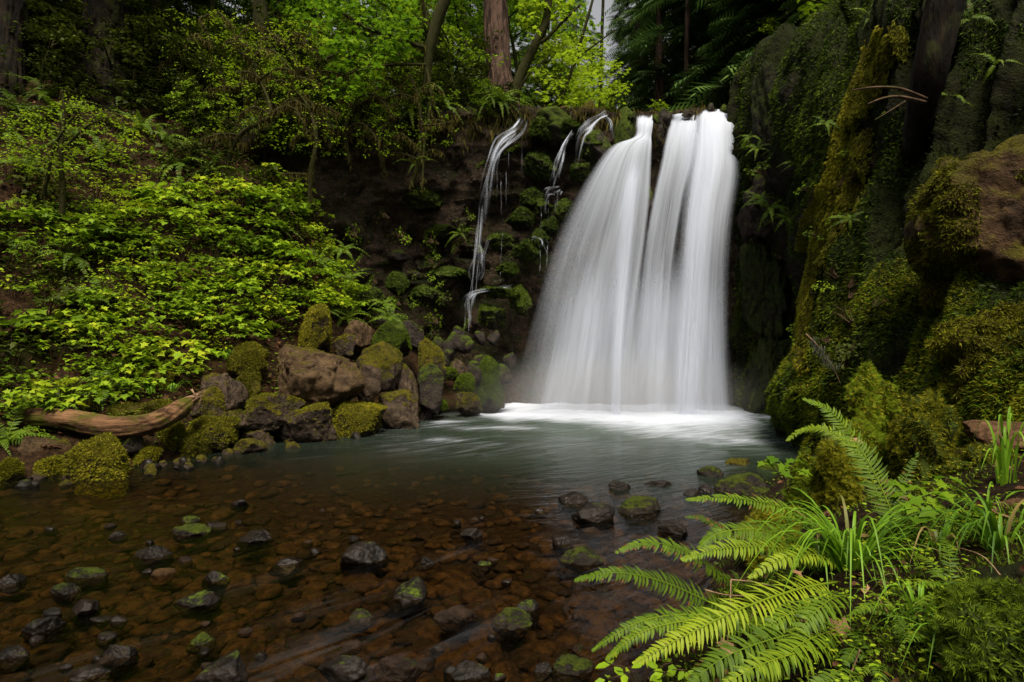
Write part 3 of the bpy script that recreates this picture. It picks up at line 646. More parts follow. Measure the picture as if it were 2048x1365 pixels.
for k in range(26):
    x_, y_ = rng.uniform(850, 1035), rng.uniform(664, 745); w_ = rng.uniform(16, 42)
    rock('stone', x_ - w_ / 2, y_ - w_ * .35, x_ + w_ / 2, y_ + w_ * .35, 14.9 - (y_ - 664) / 80 * 1.0, R_DARK,
         'dark wet stone in the rubble below the leftmost cascade', 'rubble below the leftmost cascade', 'stone', sub=2, ang=0.95, bury=0.8)
for k in range(30):
    x_ = rng.uniform(40, 800); y_ = np.interp(x_, [0, 265, 560, 760, 850], [968, 940, 892, 862, 842]) + rng.uniform(-14, 10); w_ = rng.uniform(12, 34)
    rock('stone', x_ - w_ / 2, y_ - w_ * .3, x_ + w_ / 2, y_ + w_ * .3, WY(y_ + 6), R_HALF if k % 2 else R_WET,
         'small stone wedged between the boulders along the left water line', 'small stones along the left water line', 'stone', sub=2, ang=0.85, bury=0.6)

SG = 'stones standing in the stream'
STREAM = [
 (661, 1073, 779, 1130, R_WET, 'large smooth black boulder in the middle of the stream'),
 (692, 1064, 724, 1082, R_WET, 'small stone perched behind the large smooth black boulder'),
 (539, 1100, 618, 1133, R_WET, 'shiny wet flat stone left of the large smooth black boulder'),
 (473, 1052, 548, 1087, R_WET, 'glinting oval stone in mid stream'),
 (346, 1041, 424, 1072, R_WETM, 'greenish mossy stone left of the glinting oval stone'),
 (415, 1036, 458, 1056, R_WET, 'thin dark stone touching the greenish mossy stone'),
 (356, 1024, 404, 1046, R_WETM, 'farthest small mossy stone in the left of the stream'),
 (266, 1081, 347, 1120, R_WET, 'dark rounded stone in the left of the stream'),
 (219, 1058, 256, 1076, R_WET, 'little wet stone with a bright glint at left'),
 (133, 1128, 218, 1162, R_WETM, 'low green algae-covered stone near the left edge'),
 (-10, 1139, 44, 1174, R_WET, 'dark stone cut by the left edge of the photo'),
 (101, 1158, 163, 1190, R_WETM, 'greenish stone below the low algae-covered one'),
 (771, 1155, 874, 1204, R_WET, 'dark diamond-shaped stone in the middle foreground'),
 (982, 1204, 1067, 1260, R_WETM, 'rounded stone with bright moss on its left side'),
 (1030, 1182, 1090, 1222, R_WET, 'wet grey stone leaning behind the one with bright moss'),
 (869, 1201, 957, 1247, R_PEB2, 'flat reddish stone right of the diamond-shaped one'),
 (697, 1198, 753, 1247, R_WETM, 'mossy stone with foam trailing left of it'),
 (348, 1177, 441, 1215, R_WET, 'long dark stone barely above the water'),
 (396, 1134, 463, 1163, R_WET, 'dark wedge stone above the long dark one'),
 (42, 1220, 130, 1268, R_WET, 'big dark stone in the lower left corner area'),
 (139, 1187, 216, 1228, R_WET, 'shiny broken stone beside the big dark one at lower left'),
 (386, 1288, 506, 1372, R_WET, 'large dark angular stone at the bottom left of center'),
 (634, 1288, 747, 1360, R_WET, 'large stone with foam around it at the bottom edge'),
 (741, 1300, 855, 1365, R_PEB2, 'flat dark red stone at the bottom edge'),
 (901, 1318, 984, 1366, R_WET, 'wet black stone at the bottom edge left of the ferns'),
 (1060, 1294, 1104, 1352, R_WET, 'dark stone left of the pale mossy egg-shaped one'),
 (-8, 1278, 66, 1322, R_WET, 'flat dark stone at the left edge near the bottom'),
 (128, 1326, 217, 1366, R_WET, 'dark stone at the bottom edge in the left corner'),
 (923, 1048, 968, 1075, R_WET, 'small pointed wet stone right of the large smooth boulder'),
 (461, 990, 499, 1010, R_WET, 'small pale stone far out in the brown water'),
 (836, 1101, 872, 1130, R_WET, 'small stone right of the large smooth black boulder'),
 (305, 1131, 350, 1153, R_PEB, 'small reddish stone in the left of the stream'),
 (942, 1115, 990, 1134, R_WET, 'flat stone just below the surface right of center'),
 (375, 1262, 436, 1292, R_WETM, 'small mossy stone in the lower left foreground'),
 (203, 1272, 281, 1326, R_WET, 'broad stone near the bottom left'),
 (1116, 1085, 1214, 1134, R_WETM, 'round domed stone with green moss all over its top'),
 (1096, 1256, 1187, 1354, R_WETM, 'pale egg-shaped stone with a mossy left side near the ferns'),
 (1105, 976, 1181, 1009, R_WET, 'flat rough black stone near the right bank'),
 (1143, 999, 1227, 1044, R_WET, 'brown glistening stone near the right bank'),
 (1226, 964, 1331, 1029, R_WETM, 'angular stone with a mossy sloping face near the right bank'),
 (1217, 950, 1268, 980, R_WET, 'black block behind the angular mossy stone'),
 (1286, 953, 1352, 973, R_WET, 'long black flat stone at the foot of the pool'),
 (1317, 1022, 1388, 1072, R_WET, 'dark triangular stone in front of the ferns'),
 (1425, 914, 1537, 988, R_WETM, 'large boulder with a green mossy top at the right water edge'),
 (1395, 917, 1449, 954, R_WETM, 'dark mossy stone left of the large green-topped boulder'),
 (1483, 965, 1556, 997, R_WETM, 'mossy boulder under the large green-topped one'),
 (1395, 953, 1431, 986, R_WET, 'small black stone below the dark mossy one'),
 (1364, 972, 1398, 992, R_WET, 'tiny black stone in the ripples at the right bank'),
 (1450, 892, 1509, 932, R_HALF, 'brown slab behind the large green-topped boulder'),
 (1505, 886, 1574, 942, R_DGREEN, 'dark mossy boulder right of the brown slab'),
 (1098, 1066, 1146, 1090, R_WET, 'small dark stone above the round domed mossy one'),
 (1154, 1043, 1211, 1067, R_PEB2, 'flat red brown stone below the brown glistening one'),
]
def stream_stone(x0, y0, x1, y1, m, lab, group, sub=4, seed=None):
    Yn = WY(y1); w = (x1 - x0) / FPX * Yn * 1.05; d_ = 0.72 * w; Yc = Yn + d_ * .45
    zt = max(0.035, CAMZ - (y0 - CY) / FPX * (Yc + d_ * .12)); zt = min(zt * .8, .28 * w + .01)
    _seed[0] += 1; V, F = rock_verts(_seed[0], sub, 0.5 if m is R_WETM else 0.85, 12, 0.08)
    zb = -min(max(zt, .12), .5 * w); V = V * np.array([w / 2, d_ / 2, (zt - zb) / 2]) + np.array([0, 0, (zt + zb) / 2])
    o = mk('stream_stone', V, F, m); c = P((x0 + x1) / 2, 700, Yc); o.location = (c[0], Yc, 0); o.rotation_euler[2] = rng.uniform(-.35, .35)
    return tag(o, lab, 'stone', group)
for x0, y0, x1, y1, m, lab in STREAM: stream_stone(x0, y0, x1, y1, m, lab, SG)
for k in range(40):
    py_ = rng.uniform(1010, 1365); px_ = rng.uniform(0, np.interp(py_, [1000, 1150, 1365], [1300, 1150, 1060])); w_ = rng.uniform(14, 44) * (py_ - 682) / 480
    stream_stone(px_ - w_ / 2, py_ - w_ * .16, px_ + w_ / 2, py_ + w_ * .14, R_WET if k % 3 else R_PEB2, 'small dark wet stone just breaking the surface of the stream', 'small wet stones in the stream', 2)
# the stones of the bed, seen through the water
def pebble_mesh(s, m): V, F = rock_verts(s, 1, 0.7, 9, 0.08); return mk('bed_stone', V * np.array([1, 0.8, 0.42]), F, m, link=False)
PEBS = [pebble_mesh(900 + k, R_PEB if k % 3 else R_PEB2) for k in range(9)]
for k in range(290):
    py_ = 930 + 450 * rng.random() ** 0.8; Yb = WY(py_); x_ = (rng.uniform(0, np.interp(py_, [930, 1000, 1150, 1390], [1420, 1330, 1150, 1040])) - CX) / FPX * Yb
    z_ = float(bed_z(np.array([x_]), np.array([Yb]))[0]); s_ = rng.uniform(0.05, 0.15)
    link_mesh('bed_stone', PEBS[k % 9], bed, (x_, Yb, z_ + s_ * 0.2), (rng.uniform(-.2, .2), rng.uniform(-.2, .2), rng.uniform(0, 6.3)), s_)
B = []; tot = 0
def gravel(mat, n, seeds, name):
    Vs, Fs, c = [], [], 0
    py_ = 900 + 480 * rng.random(n) ** 0.75; Yb = WY(py_); x_ = (rng.uniform(-60, 1450, n) - CX) / FPX * Yb
    z_ = bed_z(x_, Yb); s_ = rng.uniform(0.025, 0.10, n) * (1 + (Yb - 3) * 0.05)
    T = [rock_verts(s, 1, 0.7, 9, 0.08) for s in seeds]
    for k in range(n):
        V, F = T[k % len(T)]; a = rng.uniform(0, 6.3); ca, sa = math.cos(a), math.sin(a)
        W = V * np.array([1, .75, .45]) * s_[k]; W = np.stack([W[:, 0] * ca - W[:, 1] * sa, W[:, 0] * sa + W[:, 1] * ca, W[:, 2]], -1) + (x_[k], Yb[k], z_[k] + s_[k] * 0.15)
        Vs.append(W); Fs.append(F + c); c += len(V)
    return tag(mk(name, np.concatenate(Vs), np.concatenate(Fs), mat, bed), kind='stuff')
gravel(R_PEB, 1500, (930, 931, 932), 'gravel'); gravel(R_PEB2, 1000, (940, 941, 942), 'gravel')

# rock blocks and mossy steps standing out of the cliff face
BLK = [mk('rock_block', *(lambda VF: (VF[0], VF[1]))(rock_verts(700 + k, 3, 0.95, 9, 0.04)), CLIFF if k < 4 else R_DARK, link=False) for k in range(6)]
for k in range(95):
    x_ = rng.uniform(440, 960); y_ = rng.uniform(270, 690)
    if y_ > 330 + (x_ - 440) * 1.3 and x_ < 640: continue
    Yb = np.interp(x_, [430, 620, 840, 960], [14.55, 15.2, 16.0, 16.4]) + 0.35 * math.sin(PI * (y_ - 270) / 420); p_ = P(x_, y_, Yb); w_ = rng.uniform(0.18, 0.55)
    link_mesh('rock_block', BLK[k % 6], cliff, p_, (rng.uniform(-.15, .15), rng.uniform(-.15, .15), rng.uniform(-.4, .4)), (w_, w_ * 0.8, w_ * rng.uniform(.4, .8)))
MB = [mk('mossy_step', *rock_verts(740 + k, 4, 0.85, 9, 0.16), R_DGREEN, link=False) for k in range(5)]
STEPS = [(1120, 262, 70, 40, 15.9), (1080, 262, 60, 44, 15.9), (1180, 300, 50, 44, 15.7), (1160, 350, 44, 40, 15.6), (1080, 330, 60, 60, 16.1), (1068, 395, 50, 44, 15.9), (1040, 440, 60, 40, 15.7), (1085, 420, 40, 36, 15.6), (1000, 490, 50, 40, 15.5), (1060, 500, 56, 44, 15.4), (1020, 540, 50, 34, 15.3),
         (1085, 480, 40, 40, 15.3), (1000, 585, 70, 24, 15.1), (980, 640, 60, 50, 15.2), (1040, 600, 40, 60, 15.2), (1130, 420, 36, 50, 15.4), (1100, 455, 40, 36, 15.3), (850, 400, 70, 40, 16.0), (880, 470, 60, 24, 16.0), (900, 545, 70, 26, 15.7), (850, 590, 64, 44, 15.3), (790, 570, 50, 44, 14.9), (740, 600, 50, 40, 14.3), (1020, 300, 50, 40, 16.2), (960, 330, 40, 50, 16.4)]
for k, (x_, y_, w_, h_, Yb) in enumerate(STEPS):
    link_mesh('mossy_step', MB[k % 5], cliff, P(x_, y_, Yb), (0, rng.uniform(-.3, .3), rng.uniform(0, 6)), (w_ / FPX * Yb * .6, w_ / FPX * Yb * .6, h_ / FPX * Yb * .6))
# rocks at the lip
rock('lip_rock', 1304, 218, 1345, 305, 15.95, R_DARK, 'dark rock splitting the two main streams at the lip', cat='rock', sub=4)
rock('lip_rock', 1226, 214, 1270, 300, 15.85, R_DGREEN, 'mossy knob of rock just left of the main streams at the lip', cat='rock', sub=4, ang=0.6)
rock('lip_rock', 1160, 258, 1234, 318, 15.75, R_DARK, 'wet dark rock under the forked cascade', cat='rock', sub=4)
rock('lip_rock', 1050, 226, 1180, 285, 16.3, R_DGREEN, 'broad mossy ledge between the thin cascades at the lip', cat='rock', sub=4, ang=0.6)
rock('lip_rock', 1155, 202, 1192, 236, 16.6, R_MOSSY, 'small yellow mossy hump on the lip', cat='rock', sub=3, ang=0.5)
for x_, y_, w_ in ((1373, 226, 20), (1334, 232, 22), (1448, 216, 18), (1488, 226, 26), (1490, 262, 22), (1264, 230, 18), (1312, 232, 16), (1422, 212, 16)):
    rock('crest_stone', x_ - w_ / 2, y_ - w_ * .4, x_ + w_ / 2, y_ + w_ * .5, 15.45, R_DARK if x_ % 4 else R_DGREEN, 'small dark stone breaking the water at the crest of the main falls', 'stones at the crest of the main falls', 'stone', sub=3, ang=.8, rough=.12, bury=.6)
rock('lip_rock', 1284, 365, 1312, 470, 15.35, R_DARK, 'dark rock showing in the gap between the two falling streams', cat='rock', sub=3)
rock('lip_rock', 1476, 380, 1520, 470, 15.0, R_DARK, 'black wet rock at the right edge of the falls', cat='rock', sub=4)
rock('ledge_rock', 1482, 318, 1606, 440, 13.7, R_DARK, 'mossy ledge with a bare brown top right of the falls', cat='rock', sub=5, ang=.95, rough=.14)
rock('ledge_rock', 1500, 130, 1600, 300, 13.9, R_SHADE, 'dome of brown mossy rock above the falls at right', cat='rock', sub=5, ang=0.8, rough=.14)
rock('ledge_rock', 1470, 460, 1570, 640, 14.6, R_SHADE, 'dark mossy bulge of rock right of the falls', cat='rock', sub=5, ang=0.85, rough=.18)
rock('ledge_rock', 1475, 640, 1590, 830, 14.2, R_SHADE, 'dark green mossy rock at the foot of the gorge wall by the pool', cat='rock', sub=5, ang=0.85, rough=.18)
BIG = rock('overhanging_boulder', 1838, 288, 2330, 690, 5.6, BOULDR, 'huge brown boulder patched with golden moss at the right edge', cat='boulder', sub=5, ang=0.85, rough=0.11, bury=0.1, depth=0.8, seed=1301)
LOWB = rock('mossy_boulder', 1850, 560, 2240, 850, 4.9, BOULDR, 'boulder cloaked in golden green moss below the huge brown one', cat='boulder', sub=5, ang=0.85, rough=0.2, bury=0.15, depth=0.6, seed=1310)

# fallen log on the left bank
lp = curve([P(40, 836, 8.35), P(130, 838, 8.2), P(240, 855, 8.05), P(325, 838, 8.25), P(386, 800, 8.7)], 60)
log = empty('fallen_log', lp[30], 'bent brown fallen log lying on the boulders of the left bank', 'log')
rad = np.interp(np.linspace(0, 1, 60), [0, .03, .5, .9, 1], [.09, .125, .15, .12, .06])
V, F = tube(lp, rad, 40, 0.17, 5, bf=2.0); mk('trunk', V, F, LOGW, log)
Bg = Bag()
for k in range(26):
    a_ = lp[-1] + rng.normal(size=3) * 0.04; V, F = tube(np.stack([lp[-3] + rng.normal(size=3) * 0.06, a_ + np.array([.10, .05, .07]) * rng.uniform(.2, 1.4)]), [0.02, 0.003], 4); Bg.add(V, F)
for k in range(12):
    V, F = tube(np.stack([lp[2] + rng.normal(size=3) * 0.05, lp[0] + np.array([-.08, 0, .02]) * rng.uniform(.2, 1.3) + rng.normal(size=3) * 0.04]), [0.02, 0.003], 4); Bg.add(V, F)
Bg.build('splintered_end', DEADW, log)
settle(log)
# ------------------------------------------------------------------ leaves and plants
def fan(half, ctr, fold=0.18, droop=0.22):
    half = np.array(half, float); out = np.concatenate([half, half[-2:0:-1] * np.array([1, -1])])
    o = np.concatenate([[ctr], out]); z = fold * np.abs(o[:, 1]) - droop * o[:, 0] ** 2
    n = len(out); f = np.stack([np.zeros(n, int), 1 + np.arange(n), 1 + (np.arange(n) + 1) % n], -1)
    return np.concatenate([o, z[:, None]], 1), f[:, ::-1]
T_MAPLE = fan([(0, 0), (-0.06, .36), (.27, .30), (.45, .58), (.56, .24), (1.0, 0)], (.3, 0))
T_OVATE = (np.array([(0, 0, 0), (.35, .27, .05), (.75, .19, -.02), (1, 0, -.16), (.35, -.27, .05), (.75, -.19, -.02)]), np.array([(0, 2, 1), (0, 3, 2), (0, 4, 5), (0, 5, 3)]))
T_TRI = (np.array([(0, -.16, 0), (0, .16, 0), (1, 0, .0)]), np.array([(0, 2, 1)]))
def spray_template(n=8, w=0.42):
    V, F = [], []
    for k in range(n):
        t = 0.06 + 0.9 * k / n; L = w * (1 - 0.75 * t) + .05
        for s in (-1, 1):
            b = len(V); V += [(t - .035, 0, 0), (t + .045, 0, 0), (t + L * .62, s * L, -.10 * L - .12 * t * t)]; F.append((b, b + 1, b + 2) if s > 0 else (b, b + 2, b + 1))
    b = len(V); V += [(.85, -.03, -.1), (.85, .03, -.1), (1.12, 0, -.17)]; F.append((b, b + 2, b + 1))
    V = np.array(V); V[:, 2] -= 0.12 * V[:, 0] ** 2
    return V, np.array(F)
T_SPRAY = spray_template(8, 0.42); T_SPRAY2 = spray_template(5, 0.55)

def whorls(bag, ctr, k, rad, size, tint, T=T_MAPLE, tilt=0.28, drop=0.0, tv=0.13):
    # k leaves around each centre, nearly level, like the tiers of a shrub
    n = len(ctr) * k; c = np.repeat(ctr, k, 0); a = rng.uniform(0, 2 * PI, n); r = rad * rng.uniform(0.25, 1, n)
    d = np.stack([np.cos(a), np.sin(a), 0 * a - 0.15], -1)
    pos = c + d * r[:, None]; pos[:, 2] += rng.normal(0, rad * 0.16, n) - drop * r
    nor = np.array([0, 0, 1.0]) + rng.normal(0, tilt, (n, 3)) + d * 0.15
    t = np.repeat(np.broadcast_to(tint, (len(ctr),)), k) + rng.normal(0, tv, n)
    bag.leaves(T, pos, d + rng.normal(0, .25, (n, 3)), nor, size * rng.uniform(.6, 1.25, n), np.clip(t, 0, 1))

def shrub_proto(seed, R=0.5, H=0.55, nc=15, k=6, leaf=0.13, T=T_MAPLE, mat=None, tint=0.55):
    fol, st = Bag(), Bag(); r = np.random.default_rng(seed)
    a = r.uniform(0, 2 * PI, nc); q = R * np.sqrt(r.random(nc)); c = np.stack([q * np.cos(a), q * np.sin(a), H * (1 - 0.55 * (q / R) ** 2) * r.uniform(.45, 1.0, nc)], -1)
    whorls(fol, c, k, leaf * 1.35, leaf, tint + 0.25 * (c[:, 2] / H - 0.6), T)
    for p in c:
        V, F = tube(curve([(p[0] * .15, p[1] * .15, -0.1), (p[0] * .5, p[1] * .5, p[2] * .6), p], 5), [.007, .006, .005, .004, .003], 4, cap=False); st.add(V, F)
    return fol.build('foliage', mat or LEAF, link=False), st.build('stem', TWIG, link=False)
def put(name, protos, loc, label, cat, group, rz=None, s=1.0, tilt=(0, 0)):
    o = link_mesh(name, protos[0], None, loc, (tilt[0], tilt[1], rng.uniform(0, 6.28) if rz is None else rz), s); tag(o, label, cat, group)
    if len(protos) > 1: link_mesh('stem', protos[1], o)
    return o
def project(p): return p[..., 0] / p[..., 1] * FPX + CX, CY - (p[..., 2] - CAMZ) / p[..., 1] * FPX

# sword ferns
def frond_geo(path, L, up, npin=26, wid=0.12, tint=0.6, brown=0.06, seg=3, droop=0.25, seed=0, fwd=0.25, base=0.1):
    r = np.random.default_rng(seed + 5); bag = Bag(); n = npin
    path = np.asarray(path, float); C_ = cr(path, 60); T = nrm(np.gradient(C_, axis=0)); up = np.asarray(up, float)
    S = nrm(np.cross(T, np.broadcast_to(up, T.shape))); U = np.cross(S, T)
    V, F = tube(C_, np.linspace(0.0045, 0.0012, 60) * (L / 0.8), 5, cap=False); bag.add(V, F, 0.62)
    t = np.linspace(base, 0.985, n); idx = np.clip((t * 59).astype(int), 0, 59)
    prof = np.minimum(1, 0.55 + 1.6 * (t - base)) * np.clip(1.02 - t, 0, 1) ** 0.72; prof = prof / prof.max()
    w0 = 0.5 * L / n * 1.35
    for s in (-1, 1):
        for k in range(n):
            if r.random() < 0.03: continue
            i = idx[k]; l = wid * prof[k] * r.uniform(.82, 1.08); d = nrm(S[i] * s + T[i] * (fwd + 0.35 * t[k] + r.normal(0, .07)) + U[i] * r.normal(0.08, .15)); side = nrm(T[i] - d * (T[i] @ d)); nn = np.cross(d, side)
            if nn @ U[i] < 0: nn = -nn
            m = seg + 1; f = np.linspace(0, 1, m); wpro = w0 * np.array([.55, 1.0, .8, .04][:m] if m == 4 else np.interp(f, [0, .25, .7, 1], [.55, 1, .75, .03]))
            cen = C_[i] + d * (f * l)[:, None] - U[i] * (droop * r.uniform(.3, 2.2) * l * f ** 2)[:, None] + T[i] * (0.12 * l * f ** 2)[:, None]
            A = cen + side * wpro[:, None] * .5 + nn * wpro[:, None] * .12; Bq = cen - side * wpro[:, None] * .5 + nn * wpro[:, None] * .12
            V = np.concatenate([A, cen, Bq]); q = np.arange(m - 1)
            F = np.concatenate([np.stack([q, q + m, q + m + 1], -1), np.stack([q, q + m + 1, q + 1], -1), np.stack([q + m, q + 2 * m, q + 2 * m + 1], -1), np.stack([q + m, q + 2 * m + 1, q + m + 1], -1)])
            ti = tint + r.normal(0, .07) + 0.1 * (t[k] - .5)
            tv = np.full(3 * m, np.clip(ti, 0.18, 1))
            if r.random() < brown: tv[[m - 1, 2 * m - 1, 3 * m - 1]] = 0.02; tv[[m - 2, 2 * m - 2, 3 * m - 2]] = 0.10
            bag.add(V, F, 0); bag.T[-1] = tv
    return bag
def arc(L, rise, dr, side=0.0):
    t = np.linspace(0, 1, 6); return np.stack([L * (0.25 * t + 0.62 * t ** 1.4), side * t * t, L * (rise * t - dr * t * t)], -1)
FROND = [frond_geo(arc(0.9, r_, d_, s_), 0.9, (-.3, 0, 1), 20, 0.10, 0.5, 0.03, 2, seed=k).build('frond', FERN, link=False) for k, (r_, d_, s_) in enumerate([(.9, .75, .05), (.7, .8, -.1), (1.1, .7, .1), (.5, .75, 0)])]
def fern(loc, n, s, label, group, spread=2 * PI, start=0.0, name='sword_fern', tilt=(0, 0)):
    e = empty(name, loc, label, 'fern', group); e.rotation_euler = (tilt[0], tilt[1], 0)
    for k in range(n):
        link_mesh('frond', FROND[rng.integers(4)], e, (0, 0, 0), (rng.uniform(-.15, .15), rng.uniform(-.25, .35), start + spread * (k + rng.uniform(-.35, .35)) / n), s * rng.uniform(.7, 1.1))
    return e

# ---- left slope: leafy shrubs by the hundred, each its own plant
G, N = SURF['hill']
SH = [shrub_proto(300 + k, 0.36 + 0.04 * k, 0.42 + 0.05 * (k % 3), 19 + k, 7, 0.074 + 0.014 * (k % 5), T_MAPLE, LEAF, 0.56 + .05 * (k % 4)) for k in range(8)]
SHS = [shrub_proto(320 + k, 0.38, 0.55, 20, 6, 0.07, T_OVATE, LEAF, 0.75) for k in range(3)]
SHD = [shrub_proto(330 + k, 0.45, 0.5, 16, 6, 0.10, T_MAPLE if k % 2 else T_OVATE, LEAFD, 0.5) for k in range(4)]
pts, nn = gscatter(G, N, 9000)
px, py = project(pts)
lit = 0.5 + 0.9 * fbm(pts * 0.55, 3, 81)
patch = np.exp(-((px - 380) / 330) ** 2 - ((py - 600) / 190) ** 2)
ok = (px > -90) & (px < 730) & (py > 175) & (py < 880) & (pts[:, 1] < 15)
edge = np.interp(px, [-100, 0, 200, 300, 400, 480, 560, 640, 730], [850, 840, 812, 775, 745, 672, 655, 615, 640])
ok &= (py < edge)
dens = np.clip(0.22 + 0.9 * patch + 0.8 * (lit - .5), 0.08, 1) * ok
chosen, used = [], np.zeros((0, 3))
for i in rng.permutation(len(pts)):
    if dens[i] < rng.random(): continue
    if len(used) and np.min(np.linalg.norm(used - pts[i], axis=1)) < 0.36 - 0.10 * patch[i]: continue
    used = np.vstack([used, pts[i]]); chosen.append(i)
    if len(chosen) >= 290: break
def zone(x, y):
    if y > 690: return 'leafy bright green shrub low on the left slope just above the log and boulders', 'shrubs above the log'
    if x > 480: return 'leafy bright green shrub on the right part of the slope beside the cliff foot', 'shrubs beside the cliff foot'
    if y > 450: return 'leafy bright green shrub in the middle of the left slope', 'shrubs in the middle of the left slope'
    return 'leafy shrub high on the left slope below the fir trunks', 'shrubs high on the left slope'
for i in chosen:
    x_, y_ = px[i], py[i]; lab, grp = zone(x_, y_)
    dark = y_ < 330 + 60 * rng.normal() or (x_ < 120 and rng.random() < .35)  # darker leaves high up and far left: other species, plus canopy shade as colour
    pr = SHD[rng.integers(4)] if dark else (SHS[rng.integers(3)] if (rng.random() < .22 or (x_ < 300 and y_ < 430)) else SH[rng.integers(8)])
    look = 'dark green' if dark else ('small-leaved yellow green' if pr in SHS else 'lobed bright green')
    col_ = 'near the left edge' if x_ < 130 else ('left of mid slope' if x_ < 300 else ('right of mid slope' if x_ < 480 else 'beside the cliff foot'))
    row_ = 'just above log and boulders' if y_ > 690 else ('in the lower half' if y_ > 540 else ('in the upper half' if y_ > 380 else 'high up below the fir trunks'))
    lab = look + ' shrub ' + col_ + ', ' + row_; grp = lab.replace(',', '')
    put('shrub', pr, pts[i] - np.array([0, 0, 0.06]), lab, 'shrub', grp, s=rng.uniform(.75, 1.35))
# low ground cover and dead leaves on the slope
vis = lambda p: (project(p)[0] > -150) & (project(p)[0] < 800) & (project(p)[1] > 60) & (project(p)[1] < 900) & (p[:, 1] < 17)
a, b = gscatter(G, N, 60000); m = vis(a) & (fbm(a * 0.9, 3, 83) > -0.05); a, b = a[m], b[m]
bg_ = Bag(); n = len(a)
bg_.leaves(T_OVATE, a + b * rng.uniform(.01, .16, (n, 1)), rdir(n, -.2, .3), b * .4 + np.array([0, 0, .8]) + rng.normal(0, .4, (n, 3)), rng.uniform(.03, .085, n), np.clip(rng.normal(.45, .2, n) - .35 * np.clip((a[:, 2] - 4.2) / 2.5, 0, 1), 0, 1))  # tint drops up the slope: canopy shade put into the leaf colour
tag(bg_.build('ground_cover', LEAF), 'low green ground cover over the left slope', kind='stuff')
a, b = gscatter(G, N, 12000); m = vis(a); a, b = a[m], b[m]; n = len(a); bg_ = Bag()
bg_.leaves(T_MAPLE, a + b * rng.uniform(.005, .05, (n, 1)), rdir(n, -.3, .3), b + rng.normal(0, .5, (n, 3)), rng.uniform(.04, .11, n), np.clip(rng.normal(.4, .25, n), 0, 1))
tag(bg_.build('leaf_litter', LITTER), 'brown dead leaves strewn over the left slope', kind='stuff')

def hill_at(px_, py_):
    P_, Q_ = project(G); k = np.argmin((P_ - px_) ** 2 + (Q_ - py_) ** 2 + (G[..., 1] > 17) * 1e6); return G.reshape(-1, 3)[k]
FERNS = [(360, 318, 1.35, 'large spreading sword fern at the top of the slope near the cliff'), (285, 245, 1.2, 'dark sword fern below the big fir trunk'), (330, 270, 1.1, 'dark sword fern just above the large spreading one'),
         (120, 215, 1.2, 'sword fern in deep shade left of the big fir trunk'), (250, 190, 1.1, 'sword fern at the foot of the big fir trunk'), (300, 150, 1.0, 'sword fern right of the big fir trunk'),
         (560, 440, 1.0, 'sword fern arching at the edge of the cliff foot'), (60, 320, 1.1, 'sword fern in shade near the left edge high on the slope'), (190, 590, 1.0, 'sword fern half hidden among the shrubs in mid slope'),
         (20, 470, 1.0, 'sword fern at the left edge halfway up the slope'), (150, 500, 1.0, 'sword fern beside the brown bare patch of slope'), (310, 480, .9, 'sword fern among shrubs above the middle of the slope'), (420, 330, 1.0, 'sword fern hanging at the cliff top corner'),
         (225, 770, .9, 'bright fern just behind the log'), (120, 800, .9, 'bright fern behind the left end of the log'), (10, 870, 1.0, 'bright fern at the left edge beside the log'), (650, 610, .9, 'bright fern behind the tall domed mossy boulder'), (700, 620, .9, 'bright fern right of the tall domed mossy boulder'),
         (90, 400, 1.0, 'sword fern under the leaning sapling at left'), (440, 250, 1.0, 'sword fern among the mossy thicket'),
         (40, 210, 1.2, 'sword fern between the two thick fir trunks'), (150, 260, 1.1, 'sword fern downhill from the furrowed fir trunk'), (200, 300, 1.1, 'sword fern above the mossy sapling crown'), (15, 250, 1.1, 'sword fern at the left edge below the leftmost trunk'), (100, 180, 1.1, 'sword fern close to the foot of the leftmost trunk'), (390, 210, 1.0, 'sword fern right of the slim dark trunk')]
for x_, y_, s_, lab in FERNS:
    p_ = hill_at(x_, y_ + 18); fern(p_, 15, s_, lab, 'ferns on the left slope', tilt=(0.35, 0.0))
GR, GN = SURF['cliff']
for k in range(34):
    x_ = rng.uniform(420, 1010); y_ = rng.uniform(150, 255); P_, Q_ = project(GR); i = np.argmin((P_ - x_) ** 2 + (Q_ - y_) ** 2 + (GR[..., 1] > 20) * 1e6)
    fern(GR.reshape(-1, 3)[i], 10, rng.uniform(.8, 1.3), 'dark fern growing on the brow of the cliff', 'ferns on the brow of the cliff', tilt=(0.4, 0))
for x_, y_, Yb in ((690, 500, 13.9), (770, 610, 14.2), (700, 560, 13.8), (830, 330, 15.0), (640, 520, 13.6), (860, 180, 15.5), (780, 640, 13.9), (920, 470, 15.7)):
    fern(P(x_, y_, Yb), 8, .75, 'small fern growing from the dark cliff face', 'small ferns on the cliff face', tilt=(0.6, 0))
CLF = [shrub_proto(350 + k, 0.18, 0.16, 10, 5, 0.06, T_OVATE, LEAF if k else LEAFD, 0.5) for k in range(3)]
for k in range(60):
    x_ = rng.uniform(580, 960); y_ = rng.uniform(420, 690); Yb = np.interp(x_, [430, 620, 840, 960], [14.0, 14.6, 15.4, 15.9]) - (y_ - 420) / 270 * 0.6
    put('cliff_plant', CLF[k % 3], P(x_, y_, Yb), 'small leafy plant rooted in the dark cliff face', 'cliff', 'small plants on the cliff face', s=rng.uniform(.7, 1.4), tilt=(.9, 0))['category'] = 'plant'
